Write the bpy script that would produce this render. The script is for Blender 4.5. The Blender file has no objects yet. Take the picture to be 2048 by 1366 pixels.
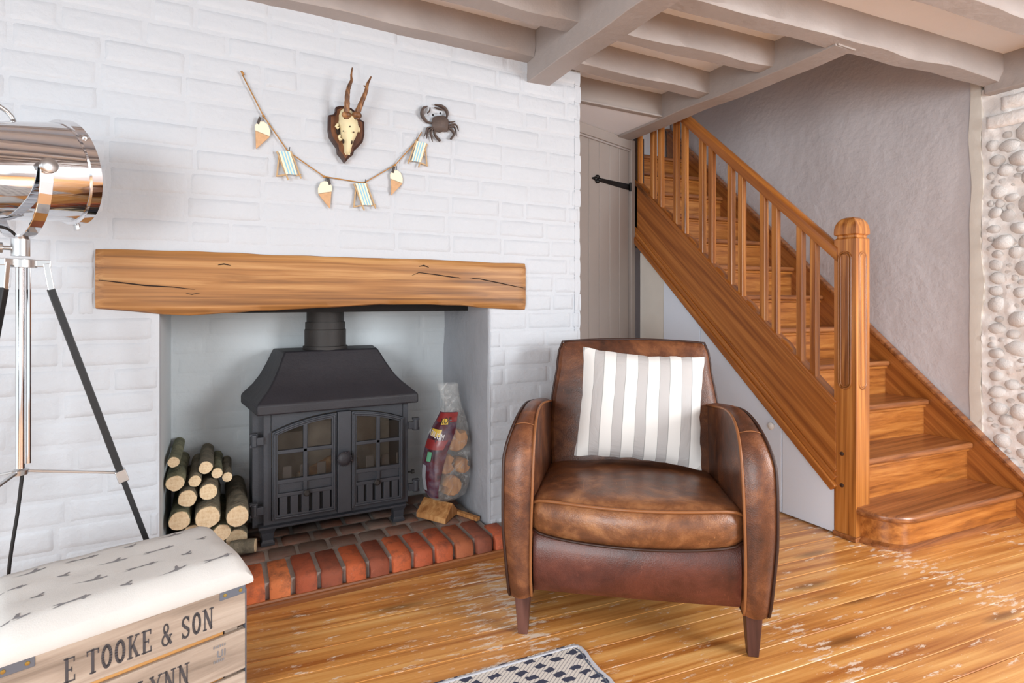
import bpy, bmesh, math, random
from mathutils import Vector, Matrix, noise
rnd = random.Random(7)
S = bpy.context.scene
C = S.collection

# ------------------------------------------------------------------ camera, world, lights
FPX, HORIZON, CAM_H, YAW = 1121.0, 600.0, 1.05, math.radians(27.5)
cd = bpy.data.cameras.new('camera'); cam = bpy.data.objects.new('camera', cd); C.objects.link(cam)
cd.sensor_width = 36; cd.lens = 36 * FPX / 2048; cd.shift_y = -(683 - HORIZON) / 2048
cd.clip_start = .05
cam.location = (0, 0, CAM_H); cam.rotation_euler = (math.pi / 2, 0, -YAW)
S.camera = cam
S.view_settings.view_transform = 'Standard'; S.view_settings.look = 'None'
S.view_settings.exposure = 0.42; S.view_settings.gamma = 1; S.view_settings.use_curve_mapping = False
w = bpy.data.worlds.new('daylight'); S.world = w; w.use_nodes = True
bg = w.node_tree.nodes['Background']; bg.inputs[0].default_value = (.90, .955, 1, 1); bg.inputs[1].default_value = 1.05

def area(name, loc, target, sx, sy, power, col):
    l = bpy.data.lights.new(name, 'AREA'); l.shape = 'RECTANGLE'; l.size = sx; l.size_y = sy
    l.energy = power; l.color = col
    o = bpy.data.objects.new(name, l); C.objects.link(o); o.location = loc
    o.rotation_euler = (Vector(target) - Vector(loc)).to_track_quat('-Z', 'Y').to_euler()
    return o
area('window_light_right', (3.15, -1.25, 1.45), (1.5, 1.3, .25), 1.5, 1.2, 98, (.95, .98, 1))
area('fill_light_left', (-2.2, -1.7, 1.35), (2.3, 1.9, .6), 1.9, 1.7, 85, (.90, .96, 1))  # added fill from the left, brightens the stairs, boards and plaster wall

R2 = Vector((math.cos(YAW), -math.sin(YAW))); F2 = Vector((math.sin(YAW), math.cos(YAW)))
def ray(px, py):
    d = F2 + R2 * ((px - 1024) / FPX)
    return Vector((d.x, d.y, (HORIZON - py) / FPX))
CP = Vector((0, 0, CAM_H))
def on_y(px, py, y):
    r = ray(px, py); return CP + r * (y / r.y)

# ------------------------------------------------------------------ mesh helpers
class MB:
    def __init__(s): s.v = []; s.f = []
    def add(s, vs, fs):
        b = len(s.v); s.v += [Vector(v) for v in vs]; s.f += [tuple(b + i for i in f) for f in fs]; return s
    def box(s, x0, x1, y0, y1, z0, z1):
        return s.add([(x0,y0,z0),(x1,y0,z0),(x1,y1,z0),(x0,y1,z0),(x0,y0,z1),(x1,y0,z1),(x1,y1,z1),(x0,y1,z1)],
                     [(0,3,2,1),(4,5,6,7),(0,1,5,4),(1,2,6,5),(2,3,7,6),(3,0,4,7)])
    def loft(s, rings, cap=True, close=False):
        n = len(rings[0]); b = len(s.v)
        for r in rings: s.v += [Vector(p) for p in r]
        m = len(rings)
        for i in range(m if close else m - 1):
            for j in range(n):
                a = b + i*n; c = b + ((i+1) % m)*n
                s.f.append((a+j, a+(j+1) % n, c+(j+1) % n, c+j))
        if cap and not close:
            s.f.append(tuple(b + j for j in range(n))[::-1]); s.f.append(tuple(b + (m-1)*n + j for j in range(n)))
        return s
    def tube(s, pts, r, n=8, cap=True, flat=1.0):
        pts = [Vector(p) for p in pts]; rings = []; prev = None
        for i, p in enumerate(pts):
            d = (pts[min(i+1, len(pts)-1)] - pts[max(i-1, 0)]).normalized()
            if prev is None:
                up = Vector((0,0,1)) if abs(d.z) < .9 else Vector((1,0,0))
                a = d.cross(up).normalized()
            else: a = (prev - d * prev.dot(d)).normalized()
            prev = a; b = d.cross(a)
            rr = r[i] if isinstance(r, (list, tuple)) else r
            rings.append([p + a*math.cos(t)*rr + b*math.sin(t)*rr*flat for t in [2*math.pi*k/n for k in range(n)]])
        return s.loft(rings, cap)
    def lathe(s, c, axis, prof, n=20, cap=True):
        c = Vector(c); ax = Vector(axis).normalized()
        up = Vector((0,0,1)) if abs(ax.z) < .9 else Vector((1,0,0))
        a = ax.cross(up).normalized(); b = ax.cross(a)
        return s.loft([[c + ax*h + a*math.cos(t)*r + b*math.sin(t)*r for t in [2*math.pi*k/n for k in range(n)]] for r, h in prof], cap)
    def prism(s, poly, off):
        poly = [Vector(p) for p in poly]; off = Vector(off); n = len(poly)
        return s.add(poly + [p + off for p in poly],
                     [tuple(range(n))[::-1], tuple(range(n, 2*n))] + [(i, (i+1) % n, n+(i+1) % n, n+i) for i in range(n)])
    def bar(s, p, q, w, h, up=(0,0,1)):
        p, q = Vector(p), Vector(q); d = (q-p).normalized(); a = d.cross(Vector(up)).normalized(); b = a.cross(d)
        def ring(o): return [o - a*w/2 - b*h/2, o + a*w/2 - b*h/2, o + a*w/2 + b*h/2, o - a*w/2 + b*h/2]
        return s.loft([ring(p), ring(q)])
    def ball(s, c, rx, ry=None, rz=None, nu=10, nv=6):
        ry = ry or rx; rz = rz or rx; c = Vector(c)
        rings = []
        for i in range(1, nv):
            t = math.pi*i/nv
            rings.append([c + Vector((rx*math.sin(t)*math.cos(u), ry*math.sin(t)*math.sin(u), -rz*math.cos(t))) for u in [2*math.pi*k/nu for k in range(nu)]])
        b = len(s.v); s.loft(rings, False)
        s.v += [c - Vector((0,0,rz)), c + Vector((0,0,rz))]; k = len(s.v)
        for j in range(nu):
            s.f.append((k-2, b+(j+1) % nu, b+j)); s.f.append((k-1, b+(nv-2)*nu+j, b+(nv-2)*nu+(j+1) % nu))
        return s
    def xf(s, M):
        s.v = [M @ v for v in s.v]; return s

def obj(name, mb, m, parent=None, smooth=None, bevel=0, seg=2, world=True, sub=0):
    me = bpy.data.meshes.new(name)
    off = Vector((0,0,0))
    if parent is not None and world:
        p = parent
        while p is not None: off = off + p.location; p = p.parent
    me.from_pydata([tuple(v - off) for v in mb.v], [], mb.f); me.update()
    bm = bmesh.new(); bm.from_mesh(me); bmesh.ops.recalc_face_normals(bm, faces=bm.faces); bm.to_mesh(me); bm.free()
    if m: me.materials.append(m)
    if smooth is not None:
        for p in me.polygons: p.use_smooth = True
        if smooth > 0: me.set_sharp_from_angle(angle=math.radians(smooth))
    o = bpy.data.objects.new(name, me); C.objects.link(o)
    if parent is not None: o.parent = parent
    if bevel:
        b = o.modifiers.new('bevel', 'BEVEL'); b.width = bevel; b.segments = seg; b.limit_method = 'ANGLE'; b.angle_limit = math.radians(35)
    if sub:
        b = o.modifiers.new('subdivision', 'SUBSURF'); b.levels = sub; b.render_levels = sub
    return o
def tag(o, label=None, cat=None, group=None, kind=None):
    if label: o['label'] = label
    if cat: o['category'] = cat
    if group: o['group'] = group
    if kind: o['kind'] = kind
    return o
def thing(name, loc, label, cat, rz=0, group=None):
    o = bpy.data.objects.new(name, None); C.objects.link(o); o.location = loc; o.rotation_euler = (0, 0, rz)
    o.empty_display_size = .1
    return tag(o, label, cat, group)
def struct(o, label=None, cat=None): return tag(o, label, cat, kind='structure')

# ------------------------------------------------------------------ materials
def lin(c): return tuple(((x/255)/12.92 if x/255 <= .04045 else ((x/255+.055)/1.055)**2.4) for x in c)
class NT:
    def __init__(s, name):
        s.m = bpy.data.materials.new(name); s.m.use_nodes = True; s.t = s.m.node_tree
        s.p = s.t.nodes['Principled BSDF']
    def n(s, typ, **kw):
        x = s.t.nodes.new(typ)
        for k, v in kw.items():
            if k in x.inputs.keys() if isinstance(k, str) else False: x.inputs[k].default_value = v
            else: setattr(x, k, v)
        return x
    def l(s, a, b): s.t.links.new(a, b)
    def coords(s, scale=(1,1,1), rot=(0,0,0), rand=True, kind='Object', pre=None):
        tc = s.n('ShaderNodeTexCoord'); mp = s.n('ShaderNodeMapping')
        mp.inputs['Scale'].default_value = scale; mp.inputs['Rotation'].default_value = rot
        if rand:
            oi = s.n('ShaderNodeObjectInfo'); mu = s.n('ShaderNodeMath', operation='MULTIPLY'); mu.inputs[1].default_value = 37.3
            s.l(oi.outputs['Random'], mu.inputs[0]); ad = s.n('ShaderNodeVectorMath', operation='ADD')
            s.l(tc.outputs[kind], ad.inputs[0]); s.l(mu.outputs[0], ad.inputs[1]); s.l(ad.outputs[0], mp.inputs[0])
        else: s.l(tc.outputs[kind], mp.inputs[0])
        if pre:
            pm = s.n('ShaderNodeMapping'); pm.inputs['Rotation'].default_value = pre
            src = mp.inputs[0].links[0].from_socket; s.l(src, pm.inputs[0]); s.l(pm.outputs[0], mp.inputs[0])
        return mp.outputs[0]
    def noise(s, vec, scale=5, detail=4, rough=.55, dist=0):
        x = s.n('ShaderNodeTexNoise'); x.inputs['Scale'].default_value = scale; x.inputs['Detail'].default_value = detail
        x.inputs['Roughness'].default_value = rough; x.inputs['Distortion'].default_value = dist
        s.l(vec, x.inputs['Vector']); return x.outputs[0]
    def ramp(s, fac, stops):
        x = s.n('ShaderNodeValToRGB'); e = x.color_ramp.elements
        e[0].position, e[0].color = stops[0][0], (*stops[0][1], 1)
        e[1].position, e[1].color = stops[-1][0], (*stops[-1][1], 1)
        for p, c in stops[1:-1]:
            k = e.new(p); k.color = (*c, 1)
        s.l(fac, x.inputs[0]); return x.outputs[0]
    def mix(s, fac, a, b, mode='MIX'):
        x = s.n('ShaderNodeMix', data_type='RGBA', blend_type=mode)
        for v, i in ((fac, 0), (a, 6), (b, 7)):
            if hasattr(v, 'links') or hasattr(v, 'is_linked'): s.l(v, x.inputs[i])
            else: x.inputs[i].default_value = v if i == 0 else (*v, 1)
        return x.outputs[2]
    def math(s, op, a, b=None):
        x = s.n('ShaderNodeMath', operation=op)
        for v, i in ((a, 0), (b, 1)):
            if v is None: continue
            if hasattr(v, 'is_linked'): s.l(v, x.inputs[i])
            else: x.inputs[i].default_value = v
        return x.outputs[0]
    def bump(s, h, strength=.3, dist=.01):
        x = s.n('ShaderNodeBump'); x.inputs['Strength'].default_value = strength; x.inputs['Distance'].default_value = dist
        s.l(h, x.inputs['Height']); s.l(x.outputs[0], s.p.inputs['Normal'])
    def out(s, col=None, rough=None, metal=None, coat=None):
        if col is not None:
            if hasattr(col, 'is_linked'): s.l(col, s.p.inputs['Base Color'])
            else: s.p.inputs['Base Color'].default_value = (*col, 1)
        if rough is not None:
            if hasattr(rough, 'is_linked'): s.l(rough, s.p.inputs['Roughness'])
            else: s.p.inputs['Roughness'].default_value = rough
        if metal is not None: s.p.inputs['Metallic'].default_value = metal
        if coat is not None: s.p.inputs['Coat Weight'].default_value = coat; s.p.inputs['Coat Roughness'].default_value = .2
        return s.m

def paint(name, c, rough=.6, var=.06, scale=6, bump=.25, bscale=60, bdist=.004, stain=None):
    t = NT(name); v = t.coords(rand=False); base = lin(c)
    n1 = t.noise(v, scale, 4)
    lo = tuple(max(0, x*(1-var)) for x in base); hi = tuple(min(1, x*(1+var)) for x in base)
    col = t.ramp(n1, [(.3, lo), (.7, hi)])
    if stain:
        st = t.ramp(t.noise(v, stain[1], 5, .65), [(stain[2], (0,0,0)), (stain[2]+.12, (1,1,1))])
        col = t.mix(t.math('MULTIPLY', st, stain[3]), col, lin(stain[0]))
    a = t.noise(v, bscale, 5, .6); b = t.noise(v, bscale*.15, 3)
    t.bump(t.math('ADD', a, t.math('MULTIPLY', b, 2.0)), bump, bdist)
    return t.out(col, rough)

def wood(name, dark, mid, light, axis='X', along=1.6, across=26, rough=.38, coat=.25, knots=.5, bump=.12, wear=None, rand=True, tone=.14, pre=None):
    t = NT(name); k = 'XYZ'.index(axis)
    sc = [across]*3; sc[k] = along
    v = t.coords(tuple(sc), rand=rand, pre=pre)
    sc2 = [across*.16]*3; sc2[k] = along*.55
    v2 = t.coords(tuple(sc2), rand=rand, pre=pre)
    warp = t.noise(v2, 1.2, 3)
    g = t.noise(v, 1.0, 7, .62, .6)
    wv = t.n('ShaderNodeTexWave', wave_type='BANDS', bands_direction='DIAGONAL'); wv.inputs['Scale'].default_value = 1.3
    wv.inputs['Distortion'].default_value = 9; wv.inputs['Detail'].default_value = 3; wv.inputs['Detail Scale'].default_value = .7
    t.l(v2, wv.inputs['Vector'])
    f = t.math('ADD', t.math('MULTIPLY', g, .86), t.math('MULTIPLY', wv.outputs['Fac'], .12))
    f = t.math('ADD', f, t.math('MULTIPLY', t.math('SUBTRACT', warp, .5), tone))
    col = t.ramp(f, [(.3, lin(dark)), (.5, lin(mid)), (.68, lin(light))])
    if knots:
        sc3 = [across*.2]*3; sc3[k] = along*1.5
        vo = t.n('ShaderNodeTexVoronoi'); vo.inputs['Scale'].default_value = .9; t.l(t.coords(tuple(sc3), rand=rand, pre=pre), vo.inputs['Vector'])
        kn = t.ramp(vo.outputs['Distance'], [(.06, (1,1,1)), (.17, (0,0,0))])
        col = t.mix(t.math('MULTIPLY', kn, knots), col, lin(tuple(x*.5 for x in dark)))
    r = rough
    if wear:
        wc, sc, th, amt = wear
        vw = [9*sc]*3; vw[k] = 2.4*sc
        wn = t.noise(t.coords(tuple(vw), rand=False), 1.5, 8, .72)
        big = t.noise(t.coords((sc*.9,)*3, rand=False), .8, 2)
        wf = t.math('ADD', wn, t.math('MULTIPLY', t.math('SUBTRACT', big, .5), .55))
        wm = t.ramp(wf, [(th, (0,0,0)), (th+.06, (1,1,1))])
        col = t.mix(t.math('MULTIPLY', wm, amt), col, lin(wc))
    t.bump(f, bump, .004)
    return t.out(col, r, coat=coat)

def leather(name, dark, mid, light, th=.5, rough=.36):
    t = NT(name); v = t.coords(rand=False)
    n1 = t.noise(v, 5, 6, .65, .8); n2 = t.noise(v, 28, 6, .7)
    f = t.math('ADD', t.math('MULTIPLY', n1, .72), t.math('MULTIPLY', n2, .28))
    col = t.ramp(f, [(.33, lin(dark)), (th, lin(mid)), (.72, lin(light))])
    vs = t.noise(t.coords((40, 4, 22), rot=(.3, .5, .8), rand=False), 1, 3, .5, 2.0)
    sm = t.ramp(vs, [(.70, (0,0,0)), (.74, (1,1,1))])
    col = t.mix(t.math('MULTIPLY', sm, .45), col, lin(light))
    vo = t.n('ShaderNodeTexVoronoi'); vo.inputs['Scale'].default_value = 260; t.l(v, vo.inputs['Vector'])
    t.bump(t.math('ADD', t.math('MULTIPLY', vo.outputs['Distance'], .5), t.math('MULTIPLY', n1, 3.0)), .22, .004)
    rr = t.n('ShaderNodeMapRange'); rr.inputs['To Min'].default_value = rough-.08; rr.inputs['To Max'].default_value = rough+.2
    t.l(n2, rr.inputs[0])
    return t.out(col, rr.outputs[0], coat=.15)

def plain(name, c, rough=.5, metal=0, bump=0, bscale=80):
    t = NT(name)
    if bump: t.bump(t.noise(t.coords(rand=False), bscale, 4), bump, .003)
    return t.out(lin(c), rough, metal)

M = {}
M['white'] = paint('painted_brick_white', (196,200,206), .55, .02, 3, .5, 45, .006)
M['white_low'] = paint('painted_recess_white', (208,214,217), .6, .03, 3, .4, 35, .006)
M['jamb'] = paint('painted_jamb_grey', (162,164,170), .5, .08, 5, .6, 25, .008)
M['plaster'] = paint('grey_plaster', (210,206,209), .55, .03, 2, .55, 14, .012)
M['flint'] = paint('limewashed_flint', (246,244,242), .6, .02, 5, .6, 50, .006, stain=((216,202,186), 2.2, .6, .5))
M['ceil'] = paint('cream_ceiling', (238,240,246), .75, .02, 3, .15, 90)
M['beam'] = paint('taupe_painted_timber', (166,157,153), .5, .06, 5, .45, 30, .006)
M['taupe'] = paint('taupe_painted_boards', (160,150,144), .55, .03, 4, .12, 60)
M['panel'] = paint('pale_grey_boards', (232,241,255), .5, .01, 4, .1, 60)
M['offwhite'] = paint('old_white_post', (226,221,212), .55, .04, 6, .4, 20, .006)
M['floor'] = wood('worn_pine_floor', (166,98,42), (214,150,80), (234,182,112), 'X', 1.0, 40, .32, .3, .6, .08, wear=((240,226,208), 3.4, .575, .8))
M['floor_gap'] = plain('floor_gap', (58,38,22), .9)
M['pine'] = wood('stair_pine_y', (134,74,28), (170,102,44), (192,124,60), 'Y', .8, 46, .32, .3, .75, .1, pre=(math.radians(-42.6), 0, 0))
M['pine_x'] = wood('stair_pine_x', (128,70,26), (174,106,46), (198,132,66), 'X', .8, 50, .32, .3, .6, .1)
M['pine_z'] = wood('stair_pine_z', (128,68,24), (184,116,52), (212,148,80), 'Z', .9, 60, .3, .3, .6, .1)
M['tread'] = wood('worn_tread', (104,58,30), (150,92,50), (178,118,70), 'X', .8, 48, .34, .3, .4, .1)
M['pine_zd'] = wood('newel_flute', (96,52,20), (150,90,40), (182,120,62), 'Z', 2, 60, .35, .3, 0, .1)
M['dark_edge'] = plain('dark_stained_edge', (60,34,18), .6)
M['oak'] = wood('mantel_oak', (112,72,36), (164,112,60), (194,146,92), 'X', .8, 52, .55, .05, .8, .3, tone=.25)
M['crack'] = plain('timber_crack', (40,24,14), .9)
M['iron'] = paint('cast_iron', (58,60,66), .48, .1, 8, .3, 120, .003)
M['iron_top'] = paint('cast_iron_hood', (42,40,45), .55, .12, 7, .35, 130, .003)
M['flue'] = paint('flue_pipe', (46,42,40), .6, .15, 9, .3, 90, .003)
M['soot'] = plain('soot', (30,28,28), .9, 0, .4, 40)
M['firebrick'] = paint('sooty_firebrick', (150,136,120), .9, .3, 9, .5, 30, .006)
M['mortar'] = paint('hearth_mortar', (160,150,142), .9, .2, 14, .6, 60, .006)
M['leather'] = leather('brown_leather', (52,29,19), (100,57,34), (164,104,62))
M['leather_seat'] = leather('worn_seat_leather', (58,35,23), (122,75,44), (192,134,86), .5, .34)
M['leather_red'] = leather('oxblood_leather', (66,32,24), (104,54,40), (140,84,62), .55, .36)
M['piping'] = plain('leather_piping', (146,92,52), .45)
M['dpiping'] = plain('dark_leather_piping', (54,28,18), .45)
M['darkleg'] = wood('dark_chair_leg', (52,28,22), (84,50,42), (110,72,62), 'Z', 2, 30, .5, .1, 0, .15)
M['chrome'] = plain('chrome', (226,226,228), .07, 1)
M['brushed'] = plain('brushed_nickel', (205,205,205), .28, 1)
M['black'] = plain('black_lacquer', (28,29,32), .4)
M['cable'] = plain('black_cable', (22,22,24), .5)
M['crate'] = wood('weathered_crate', (128,112,98), (172,154,138), (200,184,168), 'X', 1.6, 24, .8, 0, .35, .35)
M['crate_in'] = wood('crate_inner_wood', (168,112,58), (208,152,88), (224,176,116), 'X', 1.6, 24, .7, 0, .2, .2)
M['ink'] = plain('stencil_ink', (74,70,72), .8)
M['strap'] = plain('zinc_strap', (120,126,138), .5, .6)
M['brass'] = plain('brass_screw', (196,168,96), .35, .9)
M['print'] = plain('grey_fabric_print', (132,130,132), .9)
M['string'] = plain('jute_cord', (176,126,66), .8)
M['cream'] = plain('cream_paint', (236,228,204), .7)
M['cone'] = paint('cone_tan', (206,164,124), .8, .1, 60, .4, 200, .002)
M['flake'] = plain('dark_flake', (72,64,60), .7)
M['stickwood'] = plain('beach_wood', (190,158,118), .7)
M['horn'] = wood('antler', (62,38,22), (120,78,44), (176,128,80), 'Z', 12, 60, .5, .05, 0, .4)
M['bone'] = paint('bone', (226,212,170), .6, .08, 20, .3, 60, .003)
M['hole'] = plain('dark_hollow', (44,30,22), .9)
M['plaque'] = wood('plaque_wood', (64,34,18), (108,66,38), (142,94,58), 'Z', 4, 30, .4, .2, 0, .15)
M['plaque_edge'] = plain('plaque_edge', (56,28,18), .4)
M['rust'] = paint('rusty_tin', (86,72,66), .6, .2, 40, .4, 120, .002)
M['ironblack'] = plain('black_iron', (18,18,20), .35, .3)
M['bark'] = paint('bark', (126,118,100), .9, .35, 30, 1.0, 60, .01)
M['barkmoss'] = paint('mossy_bark', (124,124,98), .9, .35, 26, 1.0, 60, .01)
M['splitlog'] = wood('split_log', (146,92,46), (186,130,76), (210,160,104), 'Z', 4, 40, .8, 0, .2, .4)
M['white_knob'] = plain('white_knob', (236,234,230), .3)

def ringed(name):
    t = NT(name); v = t.coords(rand=False, kind='Generated')
    n1 = t.noise(v, 6, 5, .7); col = t.ramp(n1, [(.3, lin((214,178,132))), (.55, lin((238,212,174))), (.75, lin((244,226,196)))])
    t.bump(n1, .3, .004); return t.out(col, .8)
M['cutface'] = ringed('cut_log_face')

def hearth_brick(name, stops, ash=0):
    t = NT(name); oi = t.n('ShaderNodeObjectInfo'); v = t.coords(rand=True)
    base = t.ramp(oi.outputs['Random'], stops)
    n1 = t.noise(v, 18, 7, .7); col = t.mix(t.ramp(n1, [(.47, (0,0,0)), (.75, (1,1,1))]), base, lin((112,68,54)))
    n2 = t.noise(v, 60, 4, .7); col = t.mix(t.math('MULTIPLY', t.ramp(n2, [(.66, (0,0,0)), (.74, (1,1,1))]), .5), col, lin((206,160,136)))
    if ash:
        n3 = t.noise(t.coords(rand=False), 9, 5, .6); col = t.mix(t.math('MULTIPLY', t.ramp(n3, [(.3, (0,0,0)), (.6, (1,1,1))]), ash), col, lin((128,116,106)))
    t.bump(n1, .6, .006); return t.out(col, .75)
M['hbrick'] = hearth_brick('hearth_brick', [(.0, lin((222,116,64))), (.35, lin((200,100,64))), (.6, lin((146,84,64))), (1, lin((230,134,80)))])
M['hbrick_ash'] = hearth_brick('ashy_hearth_brick', [(.0, lin((150,92,70))), (.5, lin((112,82,70))), (1, lin((170,98,66)))], .75)

def glassy(name, c, alpha, rough=.1):
    t = NT(name); t.p.inputs['Alpha'].default_value = alpha
    return t.out(lin(c), rough)
M['stoveglass'] = glassy('sooty_stove_glass', (70,62,54), .22, .08)
def film(name):
    t = NT(name); v = t.coords((1,1,1), rand=False); n = t.noise(v, 22, 4, .6, 1.5)
    a = t.n('ShaderNodeMapRange'); a.inputs['From Min'].default_value = .5; a.inputs['From Max'].default_value = .75
    a.inputs['To Min'].default_value = .16; a.inputs['To Max'].default_value = .5; t.l(n, a.inputs[0]); t.l(a.outputs[0], t.p.inputs['Alpha'])
    t.bump(n, .8, .01); return t.out(lin((225,225,222)), .12)
M['film'] = film('clear_plastic_film')
def bagprint(name):
    t = NT(name); v = t.coords(rand=False); n = t.noise(v, 14, 3, .5)
    col = t.ramp(n, [(.3, lin((52,38,48))), (.45, lin((86,36,44))), (.55, lin((92,74,88))), (.7, lin((132,104,104)))])
    return t.out(col, .2)
M['bagprint'] = bagprint('bag_printed_film')
M['bagred'] = plain('bag_red', (138,46,46), .3); M['bagyellow'] = plain('bag_yellow', (214,178,70), .3)
M['bagwhite'] = plain('bag_white', (232,228,226), .3); M['baggreen'] = plain('bag_green', (96,160,126), .3); M['bagblack'] = plain('bag_black', (40,30,30), .3)

def striped(name):
    t = NT(name); tc = t.n('ShaderNodeTexCoord'); sx = t.n('ShaderNodeSeparateXYZ'); t.l(tc.outputs['Object'], sx.inputs[0])
    wob = t.noise(tc.outputs['Object'], 6, 2)
    x = t.math('ADD', sx.outputs[0], t.math('MULTIPLY', t.math('SUBTRACT', wob, .5), .012))
    f = t.math('FRACT', t.math('ADD', t.math('DIVIDE', x, .080), 5.22))
    m_ = t.math('LESS_THAN', f, .46)
    e = t.math('LESS_THAN', t.math('ABSOLUTE', t.math('SUBTRACT', t.math('ABSOLUTE', t.math('SUBTRACT', f, .23)), .23)), .018)
    col = t.mix(m_, lin((242,240,236)), lin((196,192,190))); col = t.mix(t.math('MULTIPLY', e, .6), col, lin((140,140,140)))
    cr = t.noise(t.coords((10, 90, 10), rand=False), 1, 3)
    pk = t.math('MULTIPLY', t.math('MULTIPLY', cr, m_), 1.0)
    t.bump(t.math('ADD', pk, t.math('MULTIPLY', m_, .8)), .6, .006)
    return t.out(col, .85)
M['striped'] = striped('striped_cotton')

def fabric(name, c):
    t = NT(name); v = t.coords(rand=False); n = t.noise(v, 300, 2); t.bump(n, .3, .002)
    return t.out(t.ramp(t.noise(v, 8, 3), [(.3, lin(tuple(x*.97 for x in c))), (.7, lin(c))]), .9)
M['linen'] = fabric('linen_cover', (216,214,210))

def rugmat(name):
    t = NT(name); v = t.coords(rot=(0,0,math.radians(-38)), rand=False)
    sx = t.n('ShaderNodeSeparateXYZ'); t.l(v, sx.inputs[0])
    hatch = t.math('LESS_THAN', t.math('FRACT', t.math('MULTIPLY', sx.outputs[1], 105)), .28)
    v0 = t.coords(rot=(0,0,math.radians(-8)), rand=False); s0 = t.n('ShaderNodeSeparateXYZ')
    nz = t.n('ShaderNodeTexNoise'); nz.inputs['Scale'].default_value = 60; t.l(v0, nz.inputs['Vector'])
    va = t.n('ShaderNodeVectorMath', operation='MULTIPLY_ADD'); t.l(nz.outputs['Color'], va.inputs[0]); va.inputs[1].default_value = (.018,.018,0); t.l(v0, va.inputs[2])
    t.l(va.outputs[0], s0.inputs[0])
    row = t.math('MULTIPLY', s0.outputs[1], 34)
    col_ = t.math('ADD', t.math('MULTIPLY', s0.outputs[0], 17), t.math('MULTIPLY', row, .22))
    dash = t.math('MULTIPLY', t.math('LESS_THAN', t.math('FRACT', col_), .52), t.math('LESS_THAN', t.math('FRACT', row), .6))
    cell = t.n('ShaderNodeTexWhiteNoise', noise_dimensions='2D'); cb = t.n('ShaderNodeCombineXYZ')
    t.l(t.math('FLOOR', col_), cb.inputs[0]); t.l(t.math('FLOOR', row), cb.inputs[1]); t.l(cb.outputs[0], cell.inputs['Vector'])
    dash = t.math('MULTIPLY', dash, t.math('GREATER_THAN', cell.outputs[0], .3))
    c = t.mix(t.math('MULTIPLY', hatch, .55), lin((222,216,208)), lin((92,92,104)))
    c = t.mix(dash, c, lin((58,62,82)))
    t.bump(t.noise(v0, 400, 2), .4, .002)
    return t.out(c, .95)
M['rug'] = rugmat('woven_rug'); M['rugedge'] = plain('rug_binding', (200,202,210), .9, 0, .3, 300); M['rugline'] = plain('rug_line', (92,100,116), .9)

# ================================================================== SETTING
WALL = 2.2; CEIL = 2.23; XL = -2.4; XR = 3.40; YB = -2.6
# ---- floor: boards run 6 degrees off the wall
floor = obj('floor', MB().box(XL-.1, XR+.2, YB, 3.7, -.06, -.012), M['floor_gap']); struct(floor, 'worn varnished pine board floor', 'floor')
ang = math.radians(-6); ca, sa = math.cos(ang), math.sin(ang)
c0 = -3.2
i = 0
while c0 < 3.2:
    bw = .096 + rnd.uniform(-.006, .010)
    cuts = [-2.7, rnd.uniform(-1.6, 3.0), 4.1] if rnd.random() < .45 else [-2.7, 4.1]
    for a, b in zip(cuts[:-1], cuts[1:]):
        o = obj('floorboard', MB().box(a+.0006, b-.0006, -bw/2+.0007, bw/2-.0007, -.012, 0), M['floor'], bevel=.0015, seg=1)
        o.parent = floor; o.location = (-(c0+bw/2)*sa, (c0+bw/2)*ca, rnd.uniform(-.0006, .0)); o.rotation_euler = (0, 0, ang)
    c0 += bw

# ---- painted brick bond helper: a brick face with soft rounded arrises
def brick_face(x0, x1, z0, z1, y, depth, proud, seed, r=.011):
    mb = MB(); rr = random.Random(seed); r = min(r, (x1-x0)*.2)
    xs = [x0, x0+r*.6, x0+r*1.7, (x0+x1)/2, x1-r*1.7, x1-r*.6, x1]; zs = [z0, z0+r*.6, z0+r*1.7, z1-r*1.7, z1-r*.6, z1]
    hx = [-.5, .7, 1, 1, 1, .7, -.5]; hz = [-.5, .7, 1, 1, .7, -.5]
    vs = []
    tx, tz = rr.uniform(-.0015, .0015), rr.uniform(-.001, .001)
    for k, z in enumerate(zs):
        for j, x in enumerate(xs):
            h = min(hx[j], hz[k])
            jx = rr.uniform(-.002, .002); jz = rr.uniform(-.0022, .0022)
            vs.append((x+jx, y - proud*h*(1+rr.uniform(-.12, .12)) - (tx*j/6 + tz*k/5)*max(0, h), z+jz))
    n = len(xs); fs = [(k*n+j, k*n+j+1, (k+1)*n+j+1, (k+1)*n+j) for k in range(len(zs)-1) for j in range(n-1)]
    mb.add(vs, fs)
    return mb

def brick_wall(parent, m, x0, x1, z0, z1, y, course, blen, proud, seed, holes=(), off0=0):
    rr = random.Random(seed); z = z0; k = 0
    while z < z1 - .02:
        zz = min(z + course, z1); x = x0 - ((blen/2) if k % 2 else 0) - off0 + rr.uniform(-.02, .02)
        while x < x1:
            L = blen + rr.uniform(-.012, .012)
            if rr.random() < .12: L = blen*.52
            a, b = max(x, x0), min(x+L, x1); x += L
            if b - a < .03: continue
            segs = [(a, b)]
            for hx0, hx1, hz0, hz1 in holes:
                if zz > hz0+.012 and z < hz1-.012:
                    ns = []
                    for p, q in segs:
                        if q <= hx0 or p >= hx1: ns.append((p, q))
                        else:
                            if p < hx0-.03: ns.append((p, hx0))
                            if q > hx1+.03: ns.append((hx1, q))
                    segs = ns
            for p, q in segs:
                tilt = rr.uniform(-.002, .002)
                obj('brick', brick_face(p+.004, q-.004, z+.004+tilt, zz-.004+tilt, y, .02, proud*rr.uniform(.6, 1.3), rr.random()), m, parent(p, z) if callable(parent) else parent, smooth=0)
        z = zz; k += 1

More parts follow.
